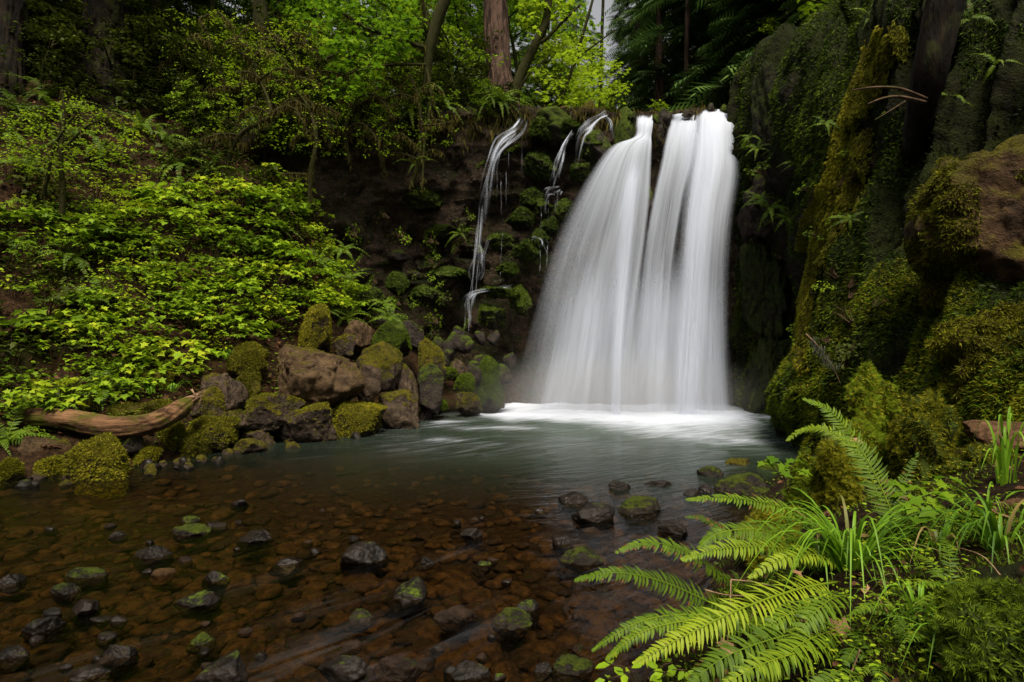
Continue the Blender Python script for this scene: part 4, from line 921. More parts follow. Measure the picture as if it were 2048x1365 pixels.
# ------------------------------------------------------------------ forest above the cliff
def ground_at(x, y):
    best = None
    for g in (SURF['cliff'][0][:, 158:], SURF['hill'][0], SURF['wall'][0][:, :60]):
        d = (g[..., 0] - x) ** 2 + (g[..., 1] - y) ** 2; k = np.argmin(d)
        if best is None or d.ravel()[k] < best[0] - 0.3: best = (d.ravel()[k], g.reshape(-1, 3)[k][2])
        elif d.ravel()[k] < 0.15: best = (best[0], max(best[1], g.reshape(-1, 3)[k][2]))
    return best[1]
def boughs(bag, limb, H, z0, R, nb, seed, k=11, tint=.5, S=1.0, lean=(0, 0), azr=(0, 2 * PI), T=T_SPRAY):
    r = np.random.default_rng(seed)
    for i in range(nb):
        z = z0 + (H - z0) * (i + r.random()) / nb * .98; l = R * (1 - ((z - z0) / (H - z0)) ** 1.3 * .9) * r.uniform(.65, 1.1); a = r.uniform(*azr)
        d = np.array([math.cos(a), math.sin(a), 0]); o = np.array([lean[0] * z, lean[1] * z, z])
        path = curve([o, o + d * l * .45 + np.array([0, 0, .05 * l]), o + d * l * .8 - np.array([0, 0, .14 * l]), o + d * l - np.array([0, 0, .34 * l])], 9)
        V, F = tube(path, np.linspace(.012 + .010 * l, .004, 9), 4, cap=False); limb.add(V, F)
        n = k * 2; t = r.uniform(.12, 1, n); q = path[np.clip((t * 8).astype(int), 0, 8)] + r.normal(0, .05, (n, 3)); sd = np.array([-d[1], d[0], 0]) * np.where(r.random(n) < .5, -1, 1)[:, None]
        xd = d * r.uniform(.35, 1.1, (n, 1)) + sd * r.uniform(.3, 1, (n, 1)) + np.array([0, 0, -.35]) * r.uniform(.2, 1.4, (n, 1))
        bag.leaves(T, q, xd, np.array([0, 0, 1.0]) + r.normal(0, .25, (n, 3)), S * l * .30 * r.uniform(.6, 1.25, n) + .12, np.clip(tint + r.normal(0, .16, n), 0, 1))
def conifer_proto(seed, H=16, R=3.2, nb=64, z0=.8, rad=.22, k=11, tint=.5, S=1.0):
    cr_, lb = Bag(), Bag(); boughs(cr_, lb, H, z0, R, nb, seed, k, tint, S)
    V, F = tube(curve([(0, 0, -.6), (0.05, 0, H * .3), (0, .05, H * .65), (0, 0, H)], 24), np.linspace(rad, .02, 24), 9, .12, seed)
    return [mk('trunk', V, F, BARK, link=False), lb.build('branch', BARKD, link=False), cr_.build('crown', NEEDLE, link=False)]
def broad_proto(seed, H=8, R=2.6, nc=230, leaf=.17, k=7, tint=.5, mat=None, base=.25, trunk_r=.10):
    r = np.random.default_rng(seed); fol, st = Bag(), Bag()
    tp = curve([(0, 0, -.5), (r.normal(0, .2), r.normal(0, .2), H * .3), (r.normal(0, .35), r.normal(0, .35), H * .65), (r.normal(0, .4), r.normal(0, .4), H * .97)], 16)
    V, F = tube(tp, np.linspace(trunk_r, .015, 16), 7, .1, seed); st.add(V, F)
    cs = []
    nl = 16
    for i in range(nl):
        z = H * (base + (.97 - base) * (i + r.random()) / nl); o = tp[min(15, int(z / H * 15))]; a = r.uniform(0, 2 * PI); l = R * r.uniform(.5, 1.1) * (1 - .45 * (z / H) ** 2)
        e = o + np.array([math.cos(a) * l, math.sin(a) * l, l * r.uniform(-.05, .45)]); path = curve([o, o * .5 + e * .5 + np.array([0, 0, .18 * l]), e], 8)
        V, F = tube(path, np.linspace(.035, .008, 8), 4, cap=False); st.add(V, F)
        m = nc // nl; t = r.uniform(.25, 1.02, m)[:, None]; q = o * (1 - t) + e * t + np.array([0, 0, .12 * l]) * np.sin(PI * t) + r.normal(0, 1, (m, 3)) * np.array([.34, .34, .12]) * l * .55
        cs.append(q)
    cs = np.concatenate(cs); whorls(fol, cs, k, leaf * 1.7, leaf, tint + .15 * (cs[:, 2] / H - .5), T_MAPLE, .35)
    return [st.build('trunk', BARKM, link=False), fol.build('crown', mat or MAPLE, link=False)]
def plant_tree(name, protos, px, Y, label, group, s=1.0, sz=None, dz=0.0, rz=None):
    x = (px - CX) / FPX * Y; e = empty(name, (x, Y, ground_at(x, Y) + dz), label, 'tree', group); e.rotation_euler[2] = rng.uniform(0, 6.28) if rz is None else rz; e.scale = (s, s, sz or s)
    for m in protos: link_mesh(m.name.split('.')[0], m, e)
    return e
CON = [conifer_proto(500 + k, 17 + 2 * k, 3.4 + .3 * k, 70, .6, .24) for k in range(3)]
BRD = [broad_proto(520 + k, 7 + k, 2.6, 260, .16, 7, .5) for k in range(3)]
BRL = [broad_proto(530 + k, 6 + k, 2.4, 260, .14, 7, .72) for k in range(2)]
UND = [broad_proto(540 + k, 3.2, 1.7, 170, .11, 7, .5, LEAFD if k else LEAF, .1, .04) for k in range(3)]
# far wood behind the falls
for px_, Y_, pr, s_ in [(1318, 27, CON[0], 1.0), (1400, 24, CON[1], 1.0), (1480, 21.5, CON[2], 1.1), (1565, 20, CON[0], 1.1), (1350, 31, CON[2], 1.1), (1290, 34, CON[1], 1.1), (1440, 29, CON[0], 1.2), (1530, 25, CON[1], 1.15), (1640, 19, CON[1], 1.1), (1720, 17.5, CON[2], 1.1),
                        (1275, 30, CON[1], .8), (1150, 36, CON[0], 1.0), (1090, 33, CON[2], 1.0), (1010, 36, CON[1], 1.1), (900, 34, CON[0], 1.1), (770, 32, CON[2], 1.1), (640, 31, CON[1], 1.1), (520, 30, CON[0], 1.1), (420, 28, CON[2], 1.1), (300, 27, CON[1], 1.1), (170, 26, CON[0], 1.1), (50, 25, CON[2], 1.1), (-80, 23, CON[1], 1.1),
                        (560, 24, CON[2], .8), (330, 21.5, CON[0], .8), (90, 20, CON[2], .8)]:
    side = 'right of' if px_ > 1260 else 'left of'
    plant_tree('conifer_tree', pr, px_, Y_, 'dark drooping conifer in the wood ' + side + ' the bright gap of sky', 'conifers in the wood ' + side + ' the sky gap', s_)
for px_, Y_, pr, s_ in [(1120, 22, BRL[0], .9), (1180, 25, BRL[1], .9), (1080, 24, BRD[0], 1.1), (1230, 27, BRL[0], .8), (1150, 28, BRD[1], .95), (1030, 21, BRD[2], 1.0), (930, 22, BRL[1], 1.1), (860, 25, BRD[0], 1.1), (960, 27, BRD[1], 1.2), (740, 22, BRD[2], 1.1), (640, 20.5, BRD[1], 1.0), (540, 21, BRD[0], 1.0), (430, 20, BRD[2], 1.0),
                        (800, 28, BRL[0], 1.2), (680, 27, BRD[1], 1.2), (350, 22, BRD[1], 1.0), (230, 22, BRD[0], 1.1), (110, 21, BRD[2], 1.0), (0, 20, BRD[1], 1.0), (-100, 17, BRD[0], 1.0), (1250, 36, BRD[1], 1.0), (1195, 38, BRL[1], 1.0), (1230, 42, BRD[0], 1.1), (1360, 38, BRL[0], 1.1), (1450, 36, BRD[2], 1.1), (1660, 15.5, BRL[1], .75), (1710, 15.5, BRL[0], .7)]:
    w_ = 'right of' if px_ > 1300 else ('behind the thin cascades left of' if px_ > 1000 else 'high above the cliff far left of')
    plant_tree('broadleaf_tree', pr, px_, Y_, 'bright broadleaf tree ' + w_ + ' the main falls', 'broadleaf trees ' + w_ + ' the main falls', s_)
for k in range(80):
    px_ = rng.uniform(380, 1260); Y_ = rng.uniform(16.4, 21) if px_ < 1150 else rng.uniform(18.5, 25); d_ = k % 3
    if 940 < px_ < 1060 and Y_ < 19: continue
    plant_tree('understory_bush', UND[d_], px_, Y_, ('bright green' if d_ == 0 else 'dark green') + ' bush in the undergrowth above the cliff', ('bright' if d_ == 0 else 'dark') + ' bushes above the cliff', rng.uniform(.5, 1.0) * (.6 if px_ > 1020 else 1), dz=-.2)
for k in range(44):
    px_ = rng.uniform(-120, 430); Y_ = rng.uniform(13.6, 18.5)
    plant_tree('understory_bush', UND[1 + k % 2], px_, Y_, 'dark green bush in the shade around the left fir trunks', 'dark bushes around the left fir trunks', rng.uniform(.45, .8), dz=-.2)
for k, (px_, Y_) in enumerate([(1300, 19), (1350, 20), (1420, 20), (1470, 18.5), (1390, 22), (1320, 22), (1540, 17.5)]):
    plant_tree('understory_bush', UND[k % 3], px_, Y_, 'bush on the ground right behind the crest of the falls', 'bushes behind the crest of the falls', .55, dz=-.2)

# the big trunks one can pick out
def big_tree(pts, wid, label, mat=BARK, bark=.12, crown=None, seg=26, name='fir_tree', z_up=9, n=150):
    C_ = [P(*p) for p in pts]; top = C_[-1] + (C_[-1] - C_[-2]) / np.linalg.norm(C_[-1] - C_[-2]) * z_up
    path = curve(C_ + [top], n); Y = pts[0][2]; r = np.interp(np.linspace(0, 1, n), np.linspace(0, len(wid) / (len(wid) + 1), len(wid)).tolist() + [1], [w / FPX * Y / 2 for w in wid] + [wid[-1] / FPX * Y / 2 * .55])
    e = empty(name, C_[0], label, 'tree'); V, F = tube(path, r, seg * 3 if wid[0] > 50 else seg, bark, int(wid[0]), bf=2.6 if wid[0] > 50 else 1.0); mk('trunk', V, F, mat, e)
    if crown:
        cb, lb = Bag(), Bag(); boughs(cb, lb, crown[1], crown[0], crown[2], crown[3], int(wid[0]) + 7, 10)
        off = np.array([top[0], top[1], 0]); cb.V = [v + off for v in cb.V]; lb.V = [v + off for v in lb.V]
        cb.build('crown', NEEDLE, e); lb.build('branch', BARKD, e)
    settle(e); return e
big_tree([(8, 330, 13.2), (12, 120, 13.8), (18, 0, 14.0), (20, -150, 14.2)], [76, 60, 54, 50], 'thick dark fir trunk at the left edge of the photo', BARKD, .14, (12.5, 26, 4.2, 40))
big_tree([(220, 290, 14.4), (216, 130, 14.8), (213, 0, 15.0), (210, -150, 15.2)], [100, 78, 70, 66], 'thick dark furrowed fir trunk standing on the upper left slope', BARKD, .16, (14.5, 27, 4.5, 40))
big_tree([(1010, 228, 18.5), (1000, 160, 18.6), (992, 60, 18.8), (988, -100, 19)], [62, 46, 44, 40], 'reddish brown fir trunk behind the leaning mossy trees', BARK, .13, (16.5, 28, 3.5, 36))
big_tree([(930, 90, 25), (926, 20, 25), (926, -100, 25)], [18, 15, 13], 'slim reddish trunk far back left of the big fir', BARK, .1, None, 12)
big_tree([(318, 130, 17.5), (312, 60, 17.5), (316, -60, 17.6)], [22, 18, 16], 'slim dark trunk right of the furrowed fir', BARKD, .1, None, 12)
big_tree([(530, 130, 18), (522, 40, 18), (512, -60, 18)], [36, 28, 26], 'mossy trunk in the shade high above the cliff', BARKM, .12, None, 14)
big_tree([(1318, 225, 24), (1320, 150, 24), (1319, 60, 24)], [18, 14, 12], 'slender grey trunk just right of the sky gap', BARK, .1, None, 12)
big_tree([(1374, 222, 22), (1373, 190, 22), (1374, 120, 22)], [14, 12, 11], 'slender pale trunk standing behind the crest of the falls', BARK, .1, None, 12)
big_tree([(1200, 200, 30), (1203, 100, 30), (1206, 10, 30)], [9, 7, 6], 'thin distant trunk in front of the sky gap', BARKD, .1, None, 8)

def px_cloud(n, poly, Y0, Y1):
    out = []; poly = np.array(poly, float); lo, hi = poly.min(0), poly.max(0)
    while len(out) < n:
        q = lo + (hi - lo) * rng.random(2); c = False; j = len(poly) - 1
        for i in range(len(poly)):
            if (poly[i, 1] > q[1]) != (poly[j, 1] > q[1]) and q[0] < (poly[j, 0] - poly[i, 0]) * (q[1] - poly[i, 1]) / (poly[j, 1] - poly[i, 1]) + poly[i, 0]: c = not c
            j = i
        if c: out.append(P(q[0], q[1], rng.uniform(Y0, Y1)))
    return np.array(out)
def strands(bag, path, n, lo, hi, tint=.5, r=.03):
    if n < 1: return
    k = rng.integers(0, len(path), n); pos = path[k] + rng.normal(0, r, (n, 3)); xd = np.array([0, 0, -1.0]) + rng.normal(0, .22, (n, 3))
    bag.leaves((T_TRI[0] * np.array([1, .5, 1]), T_TRI[1]), pos, xd, rdir(n), rng.uniform(lo, hi, n), np.clip(rng.normal(tint, .2, n), 0, 1))
def moss_coat(bag, path, rad, n, size, tint=.5):
    k = rng.integers(0, len(path), n); d = rdir(n); pos = path[k] + d * np.asarray(rad)[k][:, None] * .9 + rng.normal(0, .01, (n, 3)); bag.leaves(T_TRI, pos, d + np.array([0, 0, -.5]) + rng.normal(0, .4, (n, 3)), rdir(n), size * rng.uniform(.5, 1.4, n), np.clip(rng.normal(tint, .2, n), 0, 1))
def mossy_tree(paths, label, leafpoly=None, nclu=0, Yr=(14, 15), leaf=.15, tint=.6, hang=0, T=T_MAPLE, name='mossy_maple_tree', coat=600, mat=None, k=7):
    e = empty(name, P(*paths[0][0][0]), label, 'tree'); ms = Bag()
    for i, (pp, w) in enumerate(paths):
        path = curve([P(*q) for q in pp], 40); r = np.interp(np.linspace(0, 1, 40), np.linspace(0, 1, len(w)), w) / FPX * pp[0][2] / 2
        V, F = tube(path, r, 12 if i == 0 else 7, .12, i); mk('trunk' if i == 0 else 'branch', V, F, BARKM, e)
        moss_coat(ms, path, r, coat if i == 0 else coat // 3, .05); strands(ms, path, hang if i == 0 else hang // 2, .05, .22)
    tag(ms.build('moss', MOSSB, e), kind='stuff')
    if nclu:
        fo = Bag(); c = np.concatenate([px_cloud(n_, pl, *Yr) for pl, n_ in leafpoly]); whorls(fo, c, k, leaf * 1.7, leaf, tint, T, .28); fo.build('crown', mat or MAPLE, e)
    settle(e); return e
mossy_tree([([(1016, 240, 17), (1024, 200, 17), (1046, 140, 16.9), (1070, 90, 16.8), (1092, 40, 16.7), (1100, -40, 16.6)], [22, 20, 18, 15, 12]), ([(1072, 88, 16.8), (1090, 80, 16.7), (1120, 50, 16.5), (1160, 10, 16.4)], [8, 6, 4]), ([(1030, 205, 17), (1050, 160, 16.8), (1100, 110, 16.6)], [5, 4, 2])],
           'leaning mossy maple on the brow beside the leftmost cascade', [([(1030, -60), (1140, -60), (1145, 30), (1110, 70), (1045, 70)], 60), ([(1060, 110), (1160, 90), (1190, 200), (1080, 215)], 40)], 1, (16.2, 17.4), .15, .75, 40)
mossy_tree([([(846, 260, 15.2), (852, 180, 15.1), (858, 110, 15), (872, 50, 14.9), (892, -10, 14.8), (910, -80, 14.8)], [7, 14, 20, 22, 20]), ([(866, 80, 15), (850, 30, 14.8), (840, -30, 14.6)], [9, 8, 6]), ([(860, 100, 15), (800, 80, 14.6), (740, 60, 14.2), (690, 30, 14)], [9, 7, 5]), ([(856, 130, 15), (790, 130, 14.5), (720, 140, 14.0), (670, 160, 13.8)], [6, 5, 3]), ([(852, 130, 15.0), (862, 200, 14.8), (850, 280, 14.7), (844, 380, 14.6)], [6, 7, 5, 3])],
           'dark twisted mossy maple overhanging the cliff with tiers of bright leaves', [([(635, -40), (830, -40), (840, 60), (800, 100), (640, 90)], 75), ([(650, 60), (800, 90), (720, 190), (660, 190)], 42), ([(760, 40), (840, 50), (830, 110), (770, 110)], 12)], 1, (13.6, 15), .15, .62, 320, k=8)
mossy_tree([([(1120, 210, 18.5), (1150, 120, 18.3), (1180, 20, 18), (1200, -60, 18)], [8, 6, 5, 4]), ([(1150, 120, 18.3), (1190, 90, 18), (1230, 60, 17.8)], [4, 3, 2])], 'thin arching sapling with pale leaves in front of the sky gap', [([(1110, 60), (1200, 70), (1250, 130), (1260, 215), (1120, 215)], 90)], 1, (17.5, 20), .11, .85, 0, name='maple_sapling', coat=100)
mossy_tree([([(1690, 70, 12.5), (1692, 40, 12.4), (1700, -10, 12.3), (1690, -60, 12.2)], [7, 6, 5, 3]), ([(1694, 30, 12.4), (1660, 10, 12.2), (1610, 0, 12)], [4, 3, 2])], 'small bright maple on the crest of the gorge wall at top right', [([(1590, -60), (1770, -60), (1760, 20), (1720, 55), (1660, 35), (1600, 15)], 110)], 1, (11.8, 13.2), .10, .85, 0, name='vine_maple', coat=100)
mossy_tree([([(124, 440, 10.9), (126, 380, 10.9), (122, 310, 10.8), (128, 230, 10.8), (124, 180, 10.8)], [10, 10, 8, 6, 3]), ([(85, 400, 10.8), (96, 350, 10.7), (110, 290, 10.6), (150, 230, 10.5)], [8, 7, 5, 3]), ([(126, 300, 10.8), (180, 250, 10.6), (240, 230, 10.5)], [5, 4, 2]), ([(124, 340, 10.9), (60, 300, 10.6), (10, 280, 10.5)], [5, 4, 2])],
           'mossy sapling with small yellow green leaves on the left slope', [([(10, 230), (90, 215), (150, 185), (270, 260), (290, 340), (200, 350), (60, 350), (0, 320)], 190)], 1, (10.2, 11.6), .062, .85, 60, T_OVATE, 'sapling', 300, LEAF, 8)
# mossy thicket on the brow
THK = [([(470, 400, 13.9), (455, 340, 13.8), (480, 270, 13.6), (540, 230, 13.5), (520, 160, 13.7)], 'mossy twisted shrub with a forked stem hanging over the left of the cliff'),
       ([(620, 420, 13.9), (622, 350, 13.8), (632, 280, 13.7), (620, 220, 13.8), (590, 180, 14)], 'mossy drooping stem hanging down the middle of the cliff'),
       ([(440, 230, 14.5), (470, 180, 14.3), (520, 150, 14.2), (560, 160, 14.1)], 'mossy arching shrub at the top left of the thicket'), ([(560, 260, 14.4), (550, 190, 14.3), (500, 120, 14.3), (450, 90, 14.4)], 'mossy shrub leaning left in the middle of the thicket'),
       ([(600, 220, 14.6), (600, 150, 14.5), (570, 90, 14.5), (530, 60, 14.6)], 'mossy shrub reaching up at the back of the thicket'), ([(660, 300, 14.4), (650, 230, 14.2), (600, 200, 14), (560, 220, 13.9)], 'mossy shrub bending left over the cliff brow'),
       ([(700, 330, 14.6), (690, 260, 14.4), (720, 210, 14.3), (770, 200, 14.3)], 'mossy stem bending right over the cliff brow'), ([(770, 350, 14.9), (760, 280, 14.8), (790, 220, 14.7), (800, 170, 14.8)], 'mossy stem beside the overhanging maple'),
       ([(400, 180, 14.8), (380, 130, 14.8), (420, 90, 14.8), (400, 40, 15)], 'mossy shrub right of the slim dark trunk'), ([(820, 380, 15), (838, 320, 14.9), (842, 250, 14.8), (835, 190, 14.9)], 'long mossy stem hanging down below the overhanging maple')]
for pp, lab in THK:
    paths = [(pp, [8, 9, 8, 6, 3])]
    for k in range(7):
        a_ = pp[rng.integers(1, len(pp))]; d_ = rng.choice([-1, 1]); L_ = rng.uniform(30, 85)
        paths.append(([a_, (a_[0] + d_ * L_ * .5, a_[1] - rng.uniform(0, 25), a_[2] - rng.uniform(0, .3)), (a_[0] + d_ * L_, a_[1] + rng.uniform(-15, 30), a_[2] - rng.uniform(0, .5))], [5, 4, 2]))
    cx_ = np.mean([q[0] for q in pp]); cy_ = min(q[1] for q in pp)
    mossy_tree(paths, lab, [([(cx_ - 85, cy_ - 20), (cx_ + 85, cy_ - 20), (cx_ + 70, cy_ + 110), (cx_ - 70, cy_ + 110)], 95)], 1, (pp[0][2] - .7, pp[0][2] + .4), .064, .62, 230, T_OVATE, 'mossy_shrub', 420, LEAF, 7)
# roots and stems of moss hanging on the cliff top
ms = Bag(); Gc, Nc = SURF['cliff']; sel = np.zeros(Gc.shape[:2]); sel[:, 118:162] = 1
a, b = gscatter(Gc, Nc, 14000, sel); strands(ms, a, 14000, .08, .4, .4, .06); tag(ms.build('hanging_moss', MOSSB, cliff), kind='stuff')
sel[:] = 0; sel[:, 20:135] = 1; a, b = gscatter(Gc, Nc, 60000, sel); m = fbm(a * 1.2, 3, 91) > 0.05; a, b = a[m], b[m]; ms = Bag(); n = len(a)
ms.leaves(T_TRI, a, b * .5 + np.array([0, 0, -.6]) + rng.normal(0, .4, (n, 3)), rdir(n), rng.uniform(.03, .09, n), np.clip(rng.normal(.35, .2, n), 0, 1)); tag(ms.build('cliff_moss', MOSSG, cliff), kind='stuff')
# sticks across the lip
for pts_, r_, lab in (([(1058, 224, 16.3), (1095, 222, 16.2), (1135, 214, 16.2)], .06, 'brown stick lying along the lip above the mossy ledge'),):
    V, F = tube(curve([P(*q) for q in pts_], 16), np.linspace(r_, r_ * .5, 16), 8, .1); tag(mk('fallen_branch', V, F, LOGW), lab, 'branch')

# unseen conifers, added behind and beside the camera to darken the foreground
for x_, y_, k in ((-13, 1, 0), (-10, -5, 1), (-5.5, -9, 2), (7, -10, 1), (-16, 6, 1), (0, -16, 0), (11, -7, 2)):
    e = empty('conifer_tree', (x_, y_, 0.6 if x_ < 7 else 2.5), 'unseen conifer added behind the camera to shade the foreground', 'tree', 'unseen conifers added for shade'); e.rotation_euler[2] = k * 2.1 + x_; e.scale = (1.3, 1.3, 1.2)
    for m_ in CON[k]: link_mesh(m_.name.split('.')[0], m_, e)

for k in range(34):
    px_ = rng.uniform(400, 1000); Y_ = np.interp(px_, [430, 620, 840, 1000], [14.1, 14.7, 15.4, 15.9]) + rng.uniform(-.1, .5); top_ = np.interp(px_, [400, 700, 1000], [262, 250, 236])
    e = empty('brow_bush', P(px_, top_ + rng.uniform(-30, 26), Y_), ('bright green' if k % 3 == 0 else 'dark green') + ' bush hanging over the brow of the cliff', 'bush', ('bright' if k % 3 == 0 else 'dark') + ' bushes hanging over the cliff brow')
    e.rotation_euler = (.5, 0, rng.uniform(0, 6.28)); e.scale = (rng.uniform(.25, .5),) * 3
    for m_ in UND[k % 3]: link_mesh(m_.name.split('.')[0], m_, e)
# ------------------------------------------------------------------ right side: moss, plants, foreground ferns
def mesh_scatter(o, n, zmin=-2.0, side=None):
    me = o.data; nv = len(me.vertices); V = np.empty(nv * 3, np.float32); me.vertices.foreach_get('co', V); V = V.reshape(-1, 3).astype(float)
    F = np.empty(len(me.polygons) * 3, np.int32); me.loops.foreach_get('vertex_index', F); F = F.reshape(-1, 3)
    A, B_, C_ = V[F[:, 0]], V[F[:, 1]], V[F[:, 2]]; cr3 = np.cross(B_ - A, C_ - A); ar = np.linalg.norm(cr3, axis=1); nn_ = nrm(cr3)
    w = ar * (nn_[:, 2] > zmin) * (nn_[:, 1] < 0.5)
    k = rng.choice(len(F), n, p=w / w.sum()); u = rng.random((n, 1)); v = rng.random((n, 1)); fl = (u + v) > 1; u = np.where(fl, 1 - u, u); v = np.where(fl, 1 - v, v)
    return A[k] + u * (B_ - A)[k] + v * (C_ - A)[k], nn_[k]
def moss_on(o, n, size, mat, thr=-9, fs=1.5, tint=.55, T=T_TRI, zmin=-2, droop=.3, seed=0, name='moss', tv=.2):
    a, b = mesh_scatter(o, n, zmin); wpos = a + np.array(o.location); f = fbm(wpos * fs, 3, 95 + seed); m = f > thr; a, b, f = a[m], b[m], f[m]; n = len(a); bag = Bag()
    if n < 3: return
    bag.leaves(T, a - b * size * .15, b + np.array([0, 0, -droop]) + rng.normal(0, .55, (n, 3)), rdir(n) + b * .6, size * rng.uniform(.5, 1.4, n), np.clip(tint + f * .35 + rng.normal(0, tv, n), 0, 1))
    return tag(bag.build(name, mat, o), kind='stuff')
# moss and small leaves over the gorge wall
Gw, Nw = SURF['wall']; Pw, Qw = project(Gw); sel = ((Pw > 1470) & (Pw < 2140) & (Qw > -120) & (Qw < 900) & (Gw[..., 1] > 1)).astype(float)
sel = sel * np.clip(7.0 / Gw[..., 1], .5, 2) ** 2
a, b = gscatter(Gw, Nw, 230000, sel); f = fbm(a * np.array([1.4, 1.4, .7]), 4, 96); m = f > -0.10 - .2 * np.clip((3.2 - a[:, 2]) / 2.5, 0, 1); a, b, f = a[m], b[m], f[m]; n = len(a); low = np.clip((3.2 - a[:, 2]) / 2.5, 0, 1)
bag = Bag(); bag.leaves(T_TRI, a, b * .6 + np.array([0, 0, -.55]) + rng.normal(0, .4, (n, 3)), rdir(n) + b * .5, rng.uniform(.02, .06, n) * (1 + .05 * a[:, 1]), np.clip(.40 + f * .7 + .30 * low + rng.normal(0, .16, n), 0, 1))
tag(bag.build('wall_moss', MOSSG, wall), kind='stuff')
m = (low > .15) & (f > .02) & (rng.random(n) < .8); a2, b2, f2 = a[m], b[m], f[m]; n2 = len(a2); bag = Bag()
bag.leaves(T_TRI, a2 + b2 * .015, b2 + np.array([0, 0, -.2]) + rng.normal(0, .5, (n2, 3)), rdir(n2) + b2 * .5, rng.uniform(.02, .05, n2), np.clip(.35 + f2 * .6 + rng.normal(0, .2, n2), 0, 1)); tag(bag.build('wall_moss', MOSS, wall), kind='stuff')
a, b = gscatter(Gw, Nw, 9000, sel); f = fbm(a * .9, 3, 98); m = f > .05; a, b = a[m], b[m]; n = len(a); bag = Bag()
bag.leaves(T_OVATE, a + b * rng.uniform(.02, .10, (n, 1)), rdir(n, -.6, .3), b * .4 + np.array([0, 0, .7]) + rng.normal(0, .35, (n, 3)), rng.uniform(.025, .06, n), np.clip(rng.normal(.45, .18, n), 0, 1)); tag(bag.build('wall_leaves', LEAFD, wall), kind='stuff')

# long pale moss slabs hanging down the wall
def wall_depth(px_, py_):
    k = np.argmin((Pw - px_) ** 2 + (Qw - py_) ** 2 + (Gw[..., 1] < 1) * 1e7); return Gw.reshape(-1, 3)[k][1]
def slab(pts_, wid, label):
    # a mat of moss lying on the rock: the wall's own surface inside a ragged strip, raised a little
    C_ = curve(np.array(pts_, float), 160); hw = np.interp(np.linspace(0, 1, 160), np.linspace(0, 1, len(wid)), wid) / 2
    near_ = (np.abs(Pw - C_[:, 0].mean()) < 260) & (np.abs(Qw - C_[:, 1].mean()) < 420) & (Gw[..., 1] > 1); dist = np.full(Gw.shape[:2], 9.0)
    ii = np.argwhere(near_); q = np.stack([Pw[near_], Qw[near_]], -1); dist[near_] = (np.linalg.norm(q[:, None] - C_[None], axis=-1) / hw[None]).min(1)
    rag = .55 * fbm(np.stack([Pw / 16, Qw / 46, 0 * Pw], -1), 3, 37); mask = (dist + rag < 1.0)
    lift = Nw * (.05 + .06 * np.clip(1 - dist, 0, 1))[..., None]; S_ = Gw + lift; nu_, nv_ = mask.shape; F = gfaces(nu_, nv_); mm = mask.ravel(); F = F[mm[F].sum(1) >= 3]
    if len(F) < 4: return
    used_ = np.unique(F); re_ = np.full(mm.size, -1); re_[used_] = np.arange(len(used_)); o = mk('moss_slab', S_.reshape(-1, 3)[used_], re_[F], R_MOSSY); tag(o, label, 'moss')
    n = int(min(12000, 2500 + 60 * len(F))); a_, b_ = gscatter(S_, Nw, n, mask.astype(float)); bag = Bag()
    bag.leaves(T_TRI, a_, b_ * .35 + np.array([-.25, 0, -.9]) + rng.normal(0, .28, (n, 3)), rdir(n) + b_, rng.uniform(.03, .075, n), np.clip(rng.normal(.66, .15, n) + .3 * fbm(a_ * 2.2, 2, 38), 0, 1)); tag(bag.build('moss', MOSS, o), kind='stuff')
slab([(1800, 62), (1762, 140), (1722, 220), (1696, 290)], [30, 44, 30, 12], 'upper pale moss strip hanging down the gorge wall')
slab([(1765, 60), (1735, 130), (1705, 200), (1680, 270), (1660, 330)], [10, 22, 20, 18, 8], 'narrow moss strip left of the upper pale one')
slab([(1746, 262), (1706, 330), (1680, 400), (1652, 460), (1630, 545)], [16, 56, 84, 66, 16], 'widest yellow green moss strip in the middle of the gorge wall')
slab([(1700, 270), (1668, 345), (1640, 400), (1612, 455), (1600, 500)], [10, 22, 30, 26, 10], 'narrow moss strip left of the widest one')
slab([(1640, 470), (1622, 560), (1612, 640), (1604, 740)], [16, 22, 26, 12], 'lowest moss strip on the edge of the dark alcove')

for o_, m_, ar in ROCKMOSS:
    if m_ in (R_MOSSY, R_DGREEN): moss_on(o_, int(min(9000, 1500 + ar * .9)), .035, MOSS if m_ is R_MOSSY else MOSSG, -.25, 1.6, .62, zmin=-.1, droop=.2)
    elif m_ in (R_HALF, R_DIRT): moss_on(o_, int(min(6000, 1000 + ar * .5)), .03, MOSS, .02, 1.8, .45, zmin=.15, droop=.2)
    else: moss_on(o_, 900, .03, MOSS, .12, 2.2, .4, zmin=.3, droop=.2)
STM = []
for me_ in MB:
    t_ = bpy.data.objects.new('t', me_); a, b = mesh_scatter(t_, 2600, -.2); bag = Bag(); bag.leaves(T_TRI, a, b + np.array([0, 0, -.3]) + rng.normal(0, .5, (2600, 3)), rdir(2600), rng.uniform(.06, .16, 2600), np.clip(rng.normal(.42, .2, 2600), 0, 1)); STM.append(bag.build('moss', MOSSG, link=False)); bpy.data.objects.remove(t_)
for c_ in [c for c in cliff.children if c.name.startswith('mossy_step')]:
    tag(link_mesh('moss', STM[MB.index(c_.data)], c_), kind='stuff')
